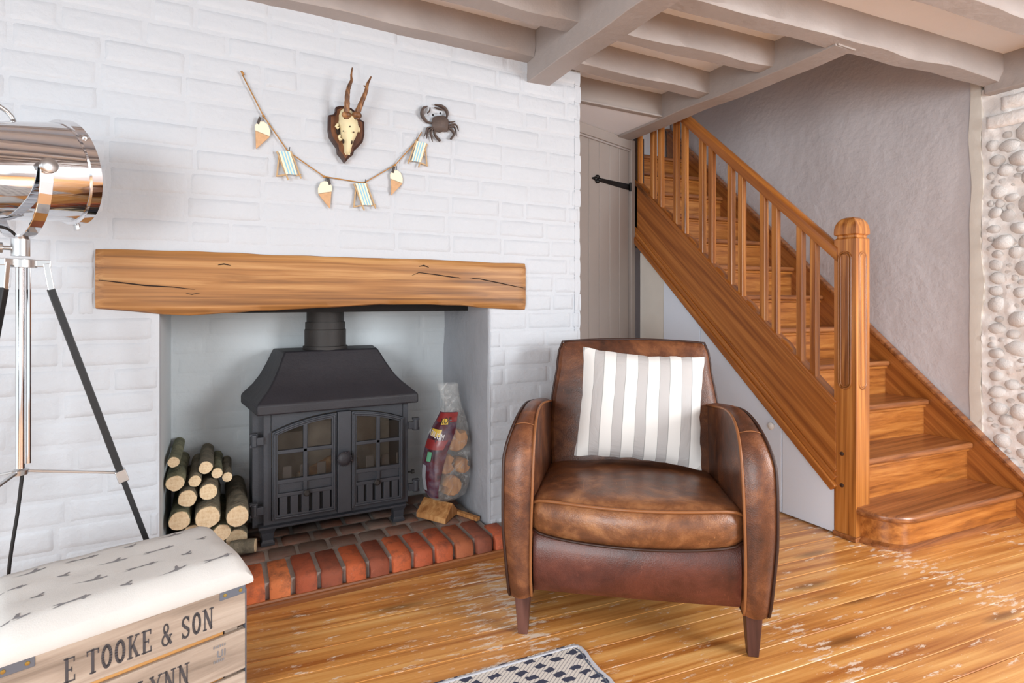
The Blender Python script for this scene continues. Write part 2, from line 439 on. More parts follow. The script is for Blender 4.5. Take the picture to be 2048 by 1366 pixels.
# ---- chimney breast
OX0, OX1, OZ = -.18, 1.033, 1.02; WX1 = 1.505; BACK = 2.71
wall_c = struct(obj('wall_chimney', MB().box(XL, WX1, WALL, BACK+.1, OZ+.12, CEIL), M['white']), 'white painted brick chimney breast above the fireplace', 'wall')
wall_l = struct(obj('wall_left', MB().box(XL, OX0, WALL, WALL+.06, 0, OZ+.12), M['white']), 'white painted brick wall behind the tripod lamp', 'wall')
wall_p = struct(obj('wall_pier', MB().box(OX1, WX1, WALL, WALL+.06, 0, OZ+.12), M['white']), 'white painted brick pier behind the armchair', 'wall')
struct(obj('wall_return', MB().box(WX1-.06, WX1, WALL+.06, 3.2, 0, OZ+.12).box(WX1-.06, WX1, BACK+.1, 3.2, OZ+.12, CEIL), M['white']), 'white painted side of the chimney breast by the door', 'wall')
struct(obj('trim_3', MB().box(OX0-.02, OX0, WALL+.06, BACK+.02, 0, OZ+.12), M['white_low']), 'white inner side of the fireplace opening behind the logs', 'jamb')
brick_wall(lambda x, z_: wall_c if z_ > OZ+.05 else (wall_l if x < .4 else wall_p), M['white'], -1.15, WX1, 0.02, 2.20, WALL, .0815, .236, .0036, 11, holes=[(OX0, OX1, -1, OZ), (-.352, 1.208, 1.012, 1.216)])
# corner arris: rounded quoin bricks
z = .02; k = 0
while z < 2.2:
    rr = random.Random(k+50)
    e = rr.uniform(-.004, .008)
    mb = MB().loft([[(WX1-.03, WALL-.004, zz), (WX1+e*.6+.002*s, WALL-.002, zz), (WX1+.010*s+e, WALL+.012, zz), (WX1+.012*s+e, WALL+.09, zz), (WX1-.03, WALL+.09, zz)] for zz, s in ((z+.002, -.4), (z+.02, .8), (z+.06, .8), (z+.0795, -.4))])
    obj('quoin', mb, M['white'], wall_c if z > OZ+.05 else wall_p, smooth=50); z += .0815; k += 1
# recess
rc = MB(); rc.box(OX0-.03, OX1+.04, BACK, BACK+.02, 0, OZ+.12)
wall_r = struct(obj('wall_recess', rc, M['white_low']), 'white painted back of the fireplace recess', 'wall')
brick_wall(wall_r, M['white_low'], OX0, OX1, .085, 1.0, BACK, .0815, .236, .0014, 23)
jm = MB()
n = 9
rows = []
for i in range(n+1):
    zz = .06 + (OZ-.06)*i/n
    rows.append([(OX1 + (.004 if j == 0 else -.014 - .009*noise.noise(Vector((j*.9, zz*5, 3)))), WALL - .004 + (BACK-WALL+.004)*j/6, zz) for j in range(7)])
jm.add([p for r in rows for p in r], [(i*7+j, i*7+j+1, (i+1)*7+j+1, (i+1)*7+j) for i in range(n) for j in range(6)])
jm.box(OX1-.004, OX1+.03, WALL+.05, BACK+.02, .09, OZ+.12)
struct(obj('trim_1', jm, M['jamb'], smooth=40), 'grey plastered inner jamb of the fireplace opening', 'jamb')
struct(obj('trim_2', MB().box(OX0, OX1, WALL+.201, BACK, 1.0, 1.02).box(OX0, OX1, WALL+.201, WALL+.212, 1.02, 1.14), M['soot']), 'dark register plate closing the chimney', 'plate')

# ---- right wall: plaster, white reveal strip, flint
XW = XR
pl = MB(); NY, NZ = 30, 40
y0, y1, z0, z1 = 1.43, 3.6, 0, 3.6
pl.add([(XW - .010*noise.noise(Vector((y0+(y1-y0)*a/NY, (z0+(z1-z0)*b/NZ), 1.0))*3) - .004*noise.noise(Vector(((y0+(y1-y0)*a/NY)*7, (z0+(z1-z0)*b/NZ)*7, 1.0))), y0+(y1-y0)*a/NY, z0+(z1-z0)*b/NZ) for b in range(NZ+1) for a in range(NY+1)],
       [(b*(NY+1)+a, b*(NY+1)+a+1, (b+1)*(NY+1)+a+1, (b+1)*(NY+1)+a) for b in range(NZ) for a in range(NY)])
pl.box(XW+.03, XW+.2, YB, 3.7, 0, 3.6)
wall_right = struct(obj('wall_right', pl, M['plaster'], smooth=40), 'grey rough plastered wall beside the stairs', 'wall')
st = []
for k in range(40):
    zz = k*2.25/39
    e = lambda s: .010*noise.noise(Vector((s, zz*4, 0)))
    st.append([(XW+.01, 1.462+e(1), zz), (XW-.014, 1.455+e(1), zz), (XW-.016, 1.43+e(2), zz), (XW-.015, 1.405+e(3)*1.4, zz), (XW+.01, 1.395+e(3)*1.4, zz)])
obj('reveal_strip', MB().loft(st), M['offwhite'], wall_right, smooth=60)['label'] = 'white painted plaster strip edging the flint'
fl = MB(); FY0, FY1 = .1, 1.405
NY2, NZ2 = 110, 170
def flx(y, z): return XW - .012 - .010*noise.noise(Vector((y*9, z*9, 4))) - .008*noise.noise(Vector((y*28, z*28, 7))) - .004*noise.noise(Vector((y*60, z*60, 7)))
fl.add([(flx(FY0+(FY1-FY0)*a/NY2, z1_), FY0+(FY1-FY0)*a/NY2, z1_) for b in range(NZ2+1) for z1_ in [b*2.1/NZ2] for a in range(NY2+1)],
       [(b*(NY2+1)+a, b*(NY2+1)+a+1, (b+1)*(NY2+1)+a+1, (b+1)*(NY2+1)+a) for b in range(NZ2) for a in range(NY2)])
wall_f = struct(obj('wall_flint', fl, M['flint'], smooth=0), 'white limewashed flint cobble wall', 'wall')
stone_me = []
for s in range(8):
    rr = random.Random(s); mb = MB(); rings = []
    ph = rr.random()*9
    for lv, (rad, h) in enumerate(((1.04, -.35), (1.0, .15), (.74, .62), (.3, .86))):
        rings.append([(-h, rad*math.cos(t)*(1+.3*noise.noise(Vector((math.cos(t)*1.2, math.sin(t)*1.2, ph)))), rad*math.sin(t)*(1+.16*noise.noise(Vector((math.cos(t)*1.2, math.sin(t)*1.2, ph+5))))) for t in [2*math.pi*k/9 for k in range(9)]])
    mb.loft(rings)
    me = bpy.data.meshes.new('stone'); me.from_pydata([tuple(v) for v in mb.v], [], mb.f); me.materials.append(M['flint'])
    for p in me.polygons: p.use_smooth = True
    bm = bmesh.new(); bm.from_mesh(me); bmesh.ops.recalc_face_normals(bm, faces=bm.faces); bm.to_mesh(me); bm.free()
    stone_me.append(me)
placed = []
for it in range(9000):
    big = it < 2500; ry = rnd.uniform(.030, .052) if big else rnd.uniform(.014, .030); rz = ry*rnd.uniform(.72, 1.15)
    yy, zz = rnd.uniform(.88, 1.385-ry*.8), rnd.uniform(.03, 1.855)
    if all(((yy-a)/(ry+b+.003))**2 + ((zz-c)/(rz+d+.003))**2 > .74 for a, b, c, d in placed):
        placed.append((yy, ry, zz, rz))
    if len(placed) >= 290: break
for yy, ry, zz, rz in placed:
    o = bpy.data.objects.new('stone', rnd.choice(stone_me)); C.objects.link(o); o.parent = wall_f
    o.location = (XW-.010, yy, zz); o.rotation_euler = (rnd.uniform(-.4, .4), rnd.uniform(-.25, .25), rnd.uniform(-.25, .25))
    o.scale = (ry*rnd.uniform(.42, .75), ry, rz)
for r_ in range(2):
    z_ = 1.895 + r_*.078; y_ = 1.385 - (.06 if r_ else 0)
    first = True
    while y_ > .3:
        L = .115 if first and r_ else .215
        first = False
        mb = brick_face(-y_, -(y_-L), z_, z_+.066, 0, .02, .012, rnd.random(), .012)
        mb.v = [Vector((XW-.022+v.y, -v.x, v.z)) for v in mb.v]
        obj('brick', mb, M['flint'], wall_f, smooth=0); y_ -= L+.012
# ---- end wall of the stairwell and stairwell cap
struct(obj('wall_back', MB().box(2.3, XR+.1, 3.62, 3.7, 0, 3.6), M['plaster']), 'plastered wall at the head of the stairs', 'wall')
struct(obj('wall_stairwell', MB().box(2.29, 2.36, 1.5, 3.62, CEIL+.08, 3.6).box(2.36, XR+.1, 1.42, 1.5, CEIL+.08, 3.6), M['plaster']), 'upper stairwell walls above the ceiling', 'wall')

# ---- ceiling with hewn joists
ce = MB().box(XL, 2.36, YB, 3.65, CEIL, CEIL+.08); ce.box(2.36, XR+.1, YB, 1.5, CEIL, CEIL+.08); ce.box(2.3, XR+.1, 1.42, 3.7, 3.6, 3.66)
ceil = struct(obj('ceiling', ce, M['ceil']), 'cream plaster ceiling between painted joists', 'ceiling')
def hewn(name, p, q, wid, zt, zb, seed, side=-1, chamf=.035, wav=.010, m=None, parent=None):
    p, q = Vector((*p, 0)), Vector((*q, 0)); d = (q-p); L = d.length; d.normalize(); a = Vector((-d.y, d.x, 0)); n_ = max(8, int(L/.05)); rings = []
    for i_ in range(n_+1):
        s = L*i_/n_; o = p + d*s
        f = lambda fr, k_: noise.noise(Vector((s*fr, seed*7.3, k_)))
        c_ = max(.004, chamf*(f(3.2, 1)+.25)*1.6); c2 = max(.003, chamf*.4*(f(3.0, 2)+.1))
        wf = wid/2 + wav*.5*f(4, 3); wb = wid/2 + wav*.5*f(4, 4); b_ = zb + wav*f(3.4, 5)
        pr = [(wf, zt), (wf, b_+c_*1.35), (wf-c_*.55, b_+.004), (-wb+c2, b_), (-wb, b_+c2), (-wb, zt)]
        rings.append([o + a*(x*side) + Vector((0, 0, z_)) for x, z_ in pr])
    return obj(name, MB().loft(rings), m or M['beam'], parent or ceil, smooth=28)
BX0, BX1 = 1.215, 1.335
hewn('main_beam', (1.275, YB), (1.28, WALL), .118, CEIL+.02, 2.028, 3, side=-1, chamf=.022, wav=.012)
hewn('stair_beam', (2.305, 1.425), (2.315, 3.0), .13, CEIL+.02, 2.088, 5, side=-1, chamf=.02, wav=.014)
hewn('joist', (-2.3, 2.165), (1.22, 2.165), .085, CEIL+.01, 2.112, 9, chamf=.03, wav=.006)
JY = [(1.795, 1.735), (1.43, 1.36), (1.03, .97), (.64, .58), (.25, .19), (-.14, -.2), (-.53, -.6), (-.95, -1.0), (-1.4, -1.45), (-1.9, -1.95)]
for k, (ya, yb_) in enumerate(JY):
    hewn('joist', (-2.3, ya+.11), (BX0+.01, ya+.035), .085, CEIL+.01, 2.112, 20+k, chamf=.032)
hewn('joist', (BX1-.01, 2.135), (2.25, 2.135), .075, CEIL+.01, 2.112, 41, chamf=.032)
hewn('joist', (BX1-.01, 1.815), (2.25, 1.755), .085, CEIL+.01, 2.112, 42, chamf=.034)
hewn('joist', (BX1-.01, 1.50), (3.36, 1.335), .085, CEIL+.01, 2.10, 43, chamf=.038)
for k, ya in enumerate((1.12, .74, .35, -.05, -.45, -.9, -1.35, -1.8)):
    hewn('joist', (BX1-.01, ya), (3.36, ya-.165), .085, CEIL+.01, 2.10, 50+k, chamf=.038)
obj('wall_plate', MB().box(3.33, XR+.03, -2.5, 1.375, 2.062, CEIL+.02), M['beam'], ceil, bevel=.006)
obj('end_grain', MB().box(2.245, 2.365, 1.418, 1.424, 2.095, 2.15), M['taupe'], ceil, bevel=.002)
# fascia board and low soffit in front of the door
obj('fascia_board', MB().box(WX1-.02, 2.255, 2.455, 2.485, 2.098, CEIL+.01), M['taupe'], ceil, bevel=.003)
obj('fascia_bead', MB().box(WX1-.02, 2.255, 2.447, 2.457, 2.098, 2.108), M['beam'], ceil, bevel=.002)
obj('low_soffit', MB().prism([(WX1-.05, 2.485, 2.1), (2.30, 2.485, 2.1), (2.40, 2.94, 2.1), (WX1-.05, 2.70, 2.1)], (0, 0, .03)), M['ceil'], ceil)

# ---- plank door beyond the chimney breast, turned about 17 degrees
DA = math.radians(17.5); DO = Vector((1.885, 2.757, 0)); du = Vector((math.cos(DA), math.sin(DA), 0)); dn = Vector((math.sin(DA), -math.cos(DA), 0))
def dbox(mb, s0, s1, n0, n1, z0, z1):
    pts = [DO + du*s + dn*n_ for s, n_ in ((s0, n0), (s1, n0), (s1, n1), (s0, n1))]
    return mb.prism([p + Vector((0,0,z0)) for p in pts], (0, 0, z1-z0))
door = bpy.data.objects.new('door_1', None); C.objects.link(door); door.location = DO; struct(door, 'taupe painted plank door with black strap hinge', 'door')
for k in range(10):
    s0 = -.55 + k*.107
    obj('plank', dbox(MB(), s0+.0015, min(s0+.1055, .519), -.03, .0, .01, 2.035), M['taupe'], door, bevel=.004, seg=1)
obj('door_backing', dbox(MB(), -.56, .57, -.06, -.031, 0, 2.1), M['taupe'], door)
obj('door_frame', dbox(MB(), .521, .566, -.05, .022, 0, 2.1), M['taupe'], door, bevel=.004)
obj('lintel', dbox(MB(), -.55, .566, -.05, .02, 2.036, 2.1), M['taupe'], door, bevel=.004)
obj('lintel_bead', dbox(MB(), -.55, .521, .0, .012, 2.024, 2.036), M['beam'], door, bevel=.003)
hg = MB(); zz = 1.79
for s0, s1, h0, h1 in ((.20, .525, .012, .020),):
    p = [DO+du*s0+dn*.001+Vector((0,0,zz-h0)), DO+du*s1+dn*.001+Vector((0,0,zz-h1)), DO+du*s1+dn*.001+Vector((0,0,zz+h1)), DO+du*s0+dn*.001+Vector((0,0,zz+h0))]
    hg.prism(p, dn*.006)
hinge = obj('strap_hinge', hg, M['ironblack'], door, bevel=.002)
tip = MB()
for a_, b_ in ((.188, 0), (.168, .014), (.168, -.014), (.149, 0)): tip.ball(DO+du*a_+dn*.008+Vector((0,0,zz+b_)), .016, .010, .013)
tip.ball(DO+du*.130+dn*.006+Vector((0,0,zz)), .012, .007, .007)
obj('hinge_finial', tip, M['ironblack'], hinge, smooth=0)
tip = MB().lathe(DO+du*.522+dn*.012+Vector((0,0,zz-.028)), (0,0,1), [(.009, 0), (.009, .056)], 10)
obj('hinge_pin', tip, M['ironblack'], hinge, smooth=40)

# ---- pale boards under the stairs
ws = MB()
def zstr(y): return 1.413 + (2.895 - y)*(-.911)          # underside of the outer string
under = bpy.data.objects.new('wall_understair', None); C.objects.link(under); under.location = (2.43, 2.2, 0); struct(under, 'pale grey boarded cupboard front under the stairs', 'wall')
for ya, yb_ in ((1.56, 1.829), (1.833, 2.357), (2.361, 2.66)):
    p = [(2.447, ya, .006), (2.447, yb_, .006), (2.447, yb_, zstr(yb_)+.05), (2.447, ya, zstr(ya)+.05)]
    obj('panel', MB().prism(p, (.02, 0, 0)), M['panel'], under, bevel=.003)
obj('knob', MB().lathe((2.447, 1.872, .425), (-1, 0, 0), [(.007, 0), (.007, .012), (.016, .018), (.018, .028), (.010, .034)], 14), M['white_knob'], under, smooth=40)
post = []
for k in range(16):
    z_ = k*1.36/15; e = .006*noise.noise(Vector((z_*5, 0, 2)))
    post.append([(2.45+e, 2.664, z_), (2.45+e, 2.88+e, z_), (2.54, 2.88, z_), (2.54, 2.664, z_)])
obj('post', MB().loft(post), M['offwhite'], under, smooth=40)['label'] = 'rough white painted upright post'
obj('dark_gap', MB().box(2.44, 2.50, 2.90, 2.97, 1.40, 2.12), M['dark_edge'], under)

# ================================================================== STAIRCASE
stair = thing('staircase', (2.44, 1.465, 0), 'varnished pine staircase with square newel, handrail and paired balusters', 'staircase')
RISE, GO, Z1, Y1 = .186, .197, .15, 1.225
NS = 12
def step_y(k, x): return Y1 + GO*k + .08*(3.36 - x)
for k in range(NS):
    zt = Z1 + RISE*k; xl = 2.475 if k else 2.5; xr = 3.352
    ya, yb_ = step_y(k, xl), step_y(k, xr)
    if k == 0:
        # bullnose bottom step
        def outline(o_):
            pts = [(xr, yb_+o_)]
            cx, cy, r = 2.60, 1.44, .155 - o_
            yfront = step_y(0, 2.60)+o_
            for j in range(11):
                t = -math.pi/2 - (math.pi/2)*j/10
                pts.append((cx + r*math.cos(t), yfront + (.15-0)*(1+math.sin(t)) ))
            pts += [(cx - r, 1.53), (2.52, 1.53), (2.52, 1.6), (xr, 1.6)]
            return pts
        obj('tread', MB().prism([(x, y, zt-.032) for x, y in outline(0)], (0, 0, .032)), M['tread'], stair, bevel=.012, seg=3, smooth=40)
        obj('riser', MB().prism([(x, y, .0) for x, y in outline(.03)], (0, 0, zt-.032)), M['pine_x'], stair, smooth=40)
        o2 = outline(.018); o1 = outline(.012)
        obj('skirting', MB().loft([[(x, y, 0) for x, y in o1], [(x, y, .012) for x, y in o1], [(x, y, .022) for x, y in outline(.027)]]), M['tread'], stair, smooth=30)
        continue
    tr = MB().prism([(xl, ya, zt-.03), (xr, yb_, zt-.03), (xr, yb_+GO+.06, zt-.03), (xl, ya+GO+.06, zt-.03)], (0, 0, .03))
    obj('tread', tr, M['tread'], stair, bevel=.011, seg=3)
    ri = MB().prism([(xl, ya+.028, zt-RISE-.001), (xr, yb_+.028, zt-RISE-.001), (xr, yb_+.048, zt-RISE-.001), (xl, ya+.048, zt-RISE-.001)], (0, 0, RISE-.028))
    obj('riser', ri, M['pine_x'], stair)
    sc_ = MB().prism([(xl, ya+.016, zt-.046), (xr, yb_+.016, zt-.046), (xr, yb_+.03, zt-.046), (xl, ya+.03, zt-.046)], (0, 0, .016))
    obj('scotia', sc_, M['pine_x'], stair, bevel=.005)
# wall string with moulded cap
def wsz(y): return .205 + (y-1.224)*.962
pts = [(1.03, 0), (1.30, 0), (3.6, wsz(3.6)-.30), (3.6, wsz(3.6)), (1.03, wsz(1.03))]
obj('wall_string', MB().prism([(3.35, y, z_) for y, z_ in pts], (.04, 0, 0)), M['pine'], stair)
obj('string_capping', MB().bar((3.362, 1.02, wsz(1.02)), (3.362, 3.6, wsz(3.6)), .05, .022), M['tread'], stair, bevel=.006)
# outer closed string, y-z slab with moulding and cap
SX0, SX1 = 2.44, 2.475
def sb(y): return .19 + (y-1.553)*.911
def stp(y): return sb(y) + .402
Y0, YE = 1.553, 2.93
obj('outer_string', MB().prism([(SX0, Y0, sb(Y0)+.02), (SX0, YE, sb(YE)+.02), (SX0, YE, stp(YE)-.01), (SX0, Y0, stp(Y0)-.01)], (SX1-SX0, 0, 0)), M['pine'], stair, bevel=.002)
lowm = MB()
for o_, wd, th in ((.022, .045, .028), (.062, .035, .018), (.092, .026, .010)):
    lowm.bar((SX0-th/2+.004, Y0, sb(Y0)+o_), (SX0-th/2+.004, YE, sb(YE)+o_), th, wd*.74)
obj('string_moulding', lowm, M['pine'], stair, bevel=.005)
obj('string_cap', MB().bar((2.462, Y0, stp(Y0)-.005), (2.462, YE, stp(YE)-.005), .062, .026), M['pine'], stair, bevel=.006)
# handrail
def hr(y): return 1.262 + (y-1.553)*.932
obj('handrail', MB().loft([[(2.462+a, y, hr(y)+b) for a, b in ((-.026, -.034), (.026, -.034), (.032, -.005), (.028, .022), (.012, .036), (-.012, .036), (-.028, .022), (-.032, -.005))] for y in (1.545, 2.2, 3.0)]), M['pine'], stair, smooth=35)
# balusters: two to a tread
bs = .032
bal_y = []
for k in range(7):
    for b in (1.668, 1.738): bal_y.append(b + k*.2055)
for y in bal_y:
    if y > 2.95: continue
    b0 = stp(y)-.01; b1 = hr(y)-.02
    mb = MB().box(2.462-bs/2, 2.462+bs/2, y-bs/2, y+bs/2, b0, b1)
    mb.v = [Vector((v.x, v.y, v.z + (v.y-y)*.92)) for v in mb.v]
    obj('baluster', mb, M['pine_z'], stair, bevel=.003, seg=1)
# shaped fillets between the pairs on the string cap
for k in range(7):
    ya = 1.668 + k*.2055 + .072 + .02; yb_ = ya + .095
    if yb_ > 2.95: break
    pr = []
    for j in range(9):
        t = j/8; y = ya + (yb_-ya)*t
        pr.append((2.45, y, stp(y) + .006 + .020*math.sin(math.pi*min(1, t*1.15))**.8 if t < .87 else stp(y)+.008))
    pr += [(2.45, yb_, stp(yb_)-.01), (2.45, ya, stp(ya)-.01)]
    obj('fillet', MB().prism(pr, (.026, 0, 0)), M['pine'], stair)
# newel: square post with rounded cap and fluted panels
NX0, NX1, NY0, NY1 = 2.44, 2.542, 1.465, 1.562
nw = MB(); cx, cy, hw = (NX0+NX1)/2, (NY0+NY1)/2, .05
prof = [(0, hw), (1.318, hw), (1.326, hw-.008), (1.334, hw-.008), (1.340, hw+.001), (1.352, hw+.001)]
for j in range(1, 9):
    t = j/8*math.pi/2; prof.append((1.352+.066*math.sin(t), max(.002, (hw+.001)*math.cos(t)**.75)))
newel = obj('newel_post', nw.loft([[(cx+sx*r, cy+sy*r*.97, z_) for sx, sy in ((-1,-1), (1,-1), (1,1), (-1,1))] for z_, r in prof]), M['pine_z'], stair, smooth=35)
def racetrack(o_, hw_, z0, z1, n_=8):
    pts = []
    for j in range(n_+1):
        t = math.pi*j/n_; pts.append((o_+hw_*math.cos(t), z1-hw_+hw_*math.sin(t)))
    for j in range(n_+1):
        t = math.pi + math.pi*j/n_; pts.append((o_+hw_*math.cos(t), z0+hw_+hw_*math.sin(t)))
    return pts
for face in ('left', 'front'):
    def P(o_, z_, d): return (NX0-.0005-d, cy+o_, z_) if face == 'left' else (cx+o_, NY0-.001-d+.003, z_)
    for hw_, m_, r_ in ((.027, 'tread', .0045), (.018, 'tread', .0035)):
        path = racetrack(0, hw_, .66+ (.027-hw_), 1.262-(.027-hw_))
        path.append(path[0])
        obj('panel_bead', MB().tube([P(a, b, 0) for a, b in path], r_, 6, False), M['pine_zd'], newel, smooth=0)
    if face == 'left':
        obj('panel_inset', MB().prism([P(a, b, .0006) for a, b in racetrack(0, .016, .672, 1.25)], (-.0005, 0, 0)), M['pine_zd'], newel)
    else:
        obj('panel_inset', MB().prism([P(a, b, -.001) for a, b in racetrack(0, .016, .672, 1.25)], (0, -.0008, 0)), M['pine_zd'], newel)
for z_ in (.37, .23):
    obj('peg', MB().lathe((NX0, cy+.012, z_), (-1,0,0), [(.009, 0), (.009, .003), (.006, .005)], 10), M['dark_edge'], newel, smooth=40)
obj('base_trim', MB().box(NX0-.008, NX1-.02, NY0-.006, NY1+.004, 0, .02), M['tread'], newel, bevel=.004)

# ================================================================== MANTEL BEAM
mant = thing('mantel_beam', (.43, WALL, 1.02), 'heavy rustic oak mantel beam set into the white brick above the stove', 'mantel beam')
top = [(-.352, 1.212), (-.1, 1.216), (.2, 1.213), (.5, 1.214), (.8, 1.216), (1.0, 1.212), (1.207, 1.213)]
bot_px = [(198,618), (250,622), (318,628), (372,632), (430,628), (520,622), (600,618), (700,613), (760,609), (860,609), (930,612), (980,617), (1047,620)]
def interp(tab, x):
    for (xa, za), (xb, zb_) in zip(tab[:-1], tab[1:]):
        if x <= xb: return za + (zb_-za)*max(0, (x-xa))/(xb-xa)
    return tab[-1][1]
bot = [(p.x, p.z) for p in (on_y(a, b, WALL-.018) for a, b in bot_px)]
rings = []
NM = 60
for i in range(NM+1):
    x = -.352 + 1.559*i/NM; zt = interp(top, x) + .003*noise.noise(Vector((x*9, 1, 0))); zb = interp(bot, x) + .002*noise.noise(Vector((x*14, 2, 0)))
    e = 0.006 if i in (0, NM) else 0
    yf = WALL - .020 + .004*noise.noise(Vector((x*4, 5, 0))) + e
    ring = [(x, WALL+.20, zt), (x, yf+.010, zt)]
    for j in range(9): 
        t = j/8; z_ = zt + (zb-zt)*t
        ring.append((x, yf + (.006 if j in (0, 8) else 0) + .003*noise.noise(Vector((x*5, z_*30, 9))), z_ - (.003 if j == 0 else 0) + (.004 if j == 8 else 0)))
    ring += [(x, yf+.014, zb), (x, WALL+.20, zb+.012)]
    rings.append(ring)
obj('timber', MB().loft(rings), M['oak'], mant, smooth=45)
def crack(px_pts, wpx):
    mb = MB(); c_ = [on_y(a, b, WALL-.0225) for a, b in px_pts]
    n_ = len(c_); up = [p + Vector((0, 0, wpx*math.sin(math.pi*(.12+.8*i/(n_-1))))) for i, p in enumerate(c_)]
    dn_ = [p - Vector((0, 0, wpx*math.sin(math.pi*(.12+.8*i/(n_-1))))) for i, p in enumerate(c_)]
    for i in range(n_-1): mb.prism([dn_[i], dn_[i+1], up[i+1], up[i]], (0, .010, 0))
    return obj('crack', mb, M['crack'], mant)
crack([(197,560), (240,565), (290,571), (345,574), (390,579)], .0022)
crack([(1047,576), (1000,566), (960,558), (910,555), (870,549), (838,545), (824,551)], .0022)
crack([(436,530), (448,528), (462,531)], .0025); crack([(838,533), (848,531), (858,535)], .003)
crack([(372,587), (384,589), (400,586)], .0016)

# ================================================================== HEARTH
HZ = .085
hearth = thing('brick_hearth', (.43, 2.07, 0), 'raised hearth of orange and sooty bricks with a stained wooden edge strip', 'hearth')
obj('mortar_bed', MB().box(-.19, 1.11, 2.098, WALL-.002, 0, HZ-.008).box(OX0+.004, OX1-.018, WALL-.002, BACK-.006, 0, HZ-.008), M['mortar'], hearth)
def hb(x0, x1, y0, y1, z0, z1, m, seed, front=False):
    rr = random.Random(seed); e = lambda a=.003: rr.uniform(-a, a)
    rings = []
    prof = [(y0, z0), (y0+e(.002), z1-.022), (y0+.006, z1-.009), (y0+.018, z1), (y1-.008, z1+e(.002)), (y1, z1-.007), (y1, z0)] if front else \
           [(y0, z0), (y0, z1-.006), (y0+.007, z1), (y1-.007, z1+e(.002)), (y1, z1-.006), (y1, z0)]
    for t, ins in ((0, 1), (.09, 0), (.5, 0), (.91, 0), (1, 1)):
        x = x0 + (x1-x0)*t
        rings.append([(x+e(.0015), y + (.004*ins if i < 2 else 0), z_ - (.007*ins if z_ > z0+.02 else 0)) for i, (y, z_) in enumerate(prof)])
    return obj('brick', MB().loft(rings), m, hearth, smooth=50)
x = -.186; k = 0
while x < 1.08:
    bw = .068 + rnd.uniform(-.004, .005)
    x1_ = min(x+bw, 1.12)
    hb(x, x1_, 2.080 - .018*(x/1.2), 2.262 if (OX0 < x and x1_ < OX1-.02) else WALL-.004, .012, HZ+rnd.uniform(-.003, .003), M['hbrick'], k, True); x += bw + .016; k += 1
row_y = 2.275
r_ = 0
while row_y < BACK-.05:
    dpt = min(.105, BACK-.01-row_y); x = OX0 + .006 - (.05 if r_ % 2 else 0)
    while x < OX1-.03:
        L = .098 + rnd.uniform(-.006, .01); a, b = max(x, OX0+.006), min(x+L, OX1-.022)
        if b-a > .03: hb(a, b, row_y, row_y+dpt-.012, .02, HZ-.002+rnd.uniform(-.0015, .0015), M['hbrick_ash'] if r_ else M['hbrick_ash'], 100+k); k += 1
        x += L + .012
    row_y += dpt; r_ += 1
obj('edge_strip', MB().loft([[(x, 2.062-.018*(x/1.2)+a, b) for a, b in ((0, 0), (.0, .012), (.004, .018), (.010, .020), (.012, .026), (.022, .026), (.022, 0))] for x in (-.20, 1.125)]), M['tread'], hearth, smooth=30)

# ================================================================== STOVE
sv = thing('wood_stove', (.425, 2.53, HZ), 'black cast iron wood burning stove with canopy hood and twin glazed doors', 'stove')
I, IT = M['iron'], M['iron_top']
BXa, BXb, BYf, BYb, BZ0, BZ1 = .112, .738, 2.42, 2.672, .155, .615
body = MB().box(BXa, BXa+.02, BYf, BYb, BZ0, BZ1).box(BXb-.02, BXb, BYf, BYb, BZ0, BZ1).box(BXa+.02, BXb-.02, BYb-.02, BYb, BZ0, BZ1).box(BXa+.02, BXb-.02, BYf, BYb-.02, BZ1-.02, BZ1).box(BXa+.02, BXb-.02, BYf, BYb-.02, BZ0, BZ0+.02)
obj('body', body, I, sv, bevel=.004)
obj('firebrick_lining', MB().box(BXa+.03, BXb-.03, BYb-.05, BYb-.022, .2, .58), M['firebrick'], sv)
fr = MB()      # front plate around the doors
fr.box(.150, .178, BYf-.03, BYf, .168, .612).box(.706, .728, BYf-.03, BYf, .168, .612).box(.178, .706, BYf-.03, BYf, .5995, .612).box(.178, .706, BYf-.03, BYf, .168, .182)
for j in range(24):
    xa_, xb_ = .176+.532*j/24, .176+.532*(j+1)/24; zf = lambda x: .590 - .055*abs((x-.453)/.27)**2.1
    fr.prism([(xa_, BYf-.03, zf(xa_)), (xb_, BYf-.03, zf(xb_)), (xb_, BYf-.03, .6), (xa_, BYf-.03, .6)], (0, .03, 0))
obj('front_plate', fr, I, sv)
fl_ = MB().loft([[(BXa+.02-a, BYf-.03-b, z_), (BXb-.02+a, BYf-.03-b, z_), (BXb-.02+a, BYf, z_), (BXa+.02-a, BYf, z_)] for a, b, z_ in ((0, .0, .148), (.0, .012, .155), (0, .012, .163), (0, 0, .168))])
obj('apron', fl_, I, sv, smooth=30)
obj('side_cheek', MB().box(BXa, .152, BYf-.004, BYf+.004, BZ0, BZ1), I, sv)
obj('side_cheek', MB().box(.726, BXb, BYf-.004, BYf+.004, BZ0, BZ1), I, sv)
def leg_part(x, y):
    obj('leg', MB().loft([[(x+sx*a, y+sy*a, z_) for sx, sy in ((-1,-1), (1,-1), (1,1), (-1,1))] for z_, a in ((HZ, .026), (HZ+.012, .026), (HZ+.02, .021), (BZ0-.02, .024), (BZ0+.002, .034))]), I, sv, bevel=.003)
for x, y in ((.165, 2.415), (.690, 2.415), (.165, 2.645), (.690, 2.645)): leg_part(x, y)
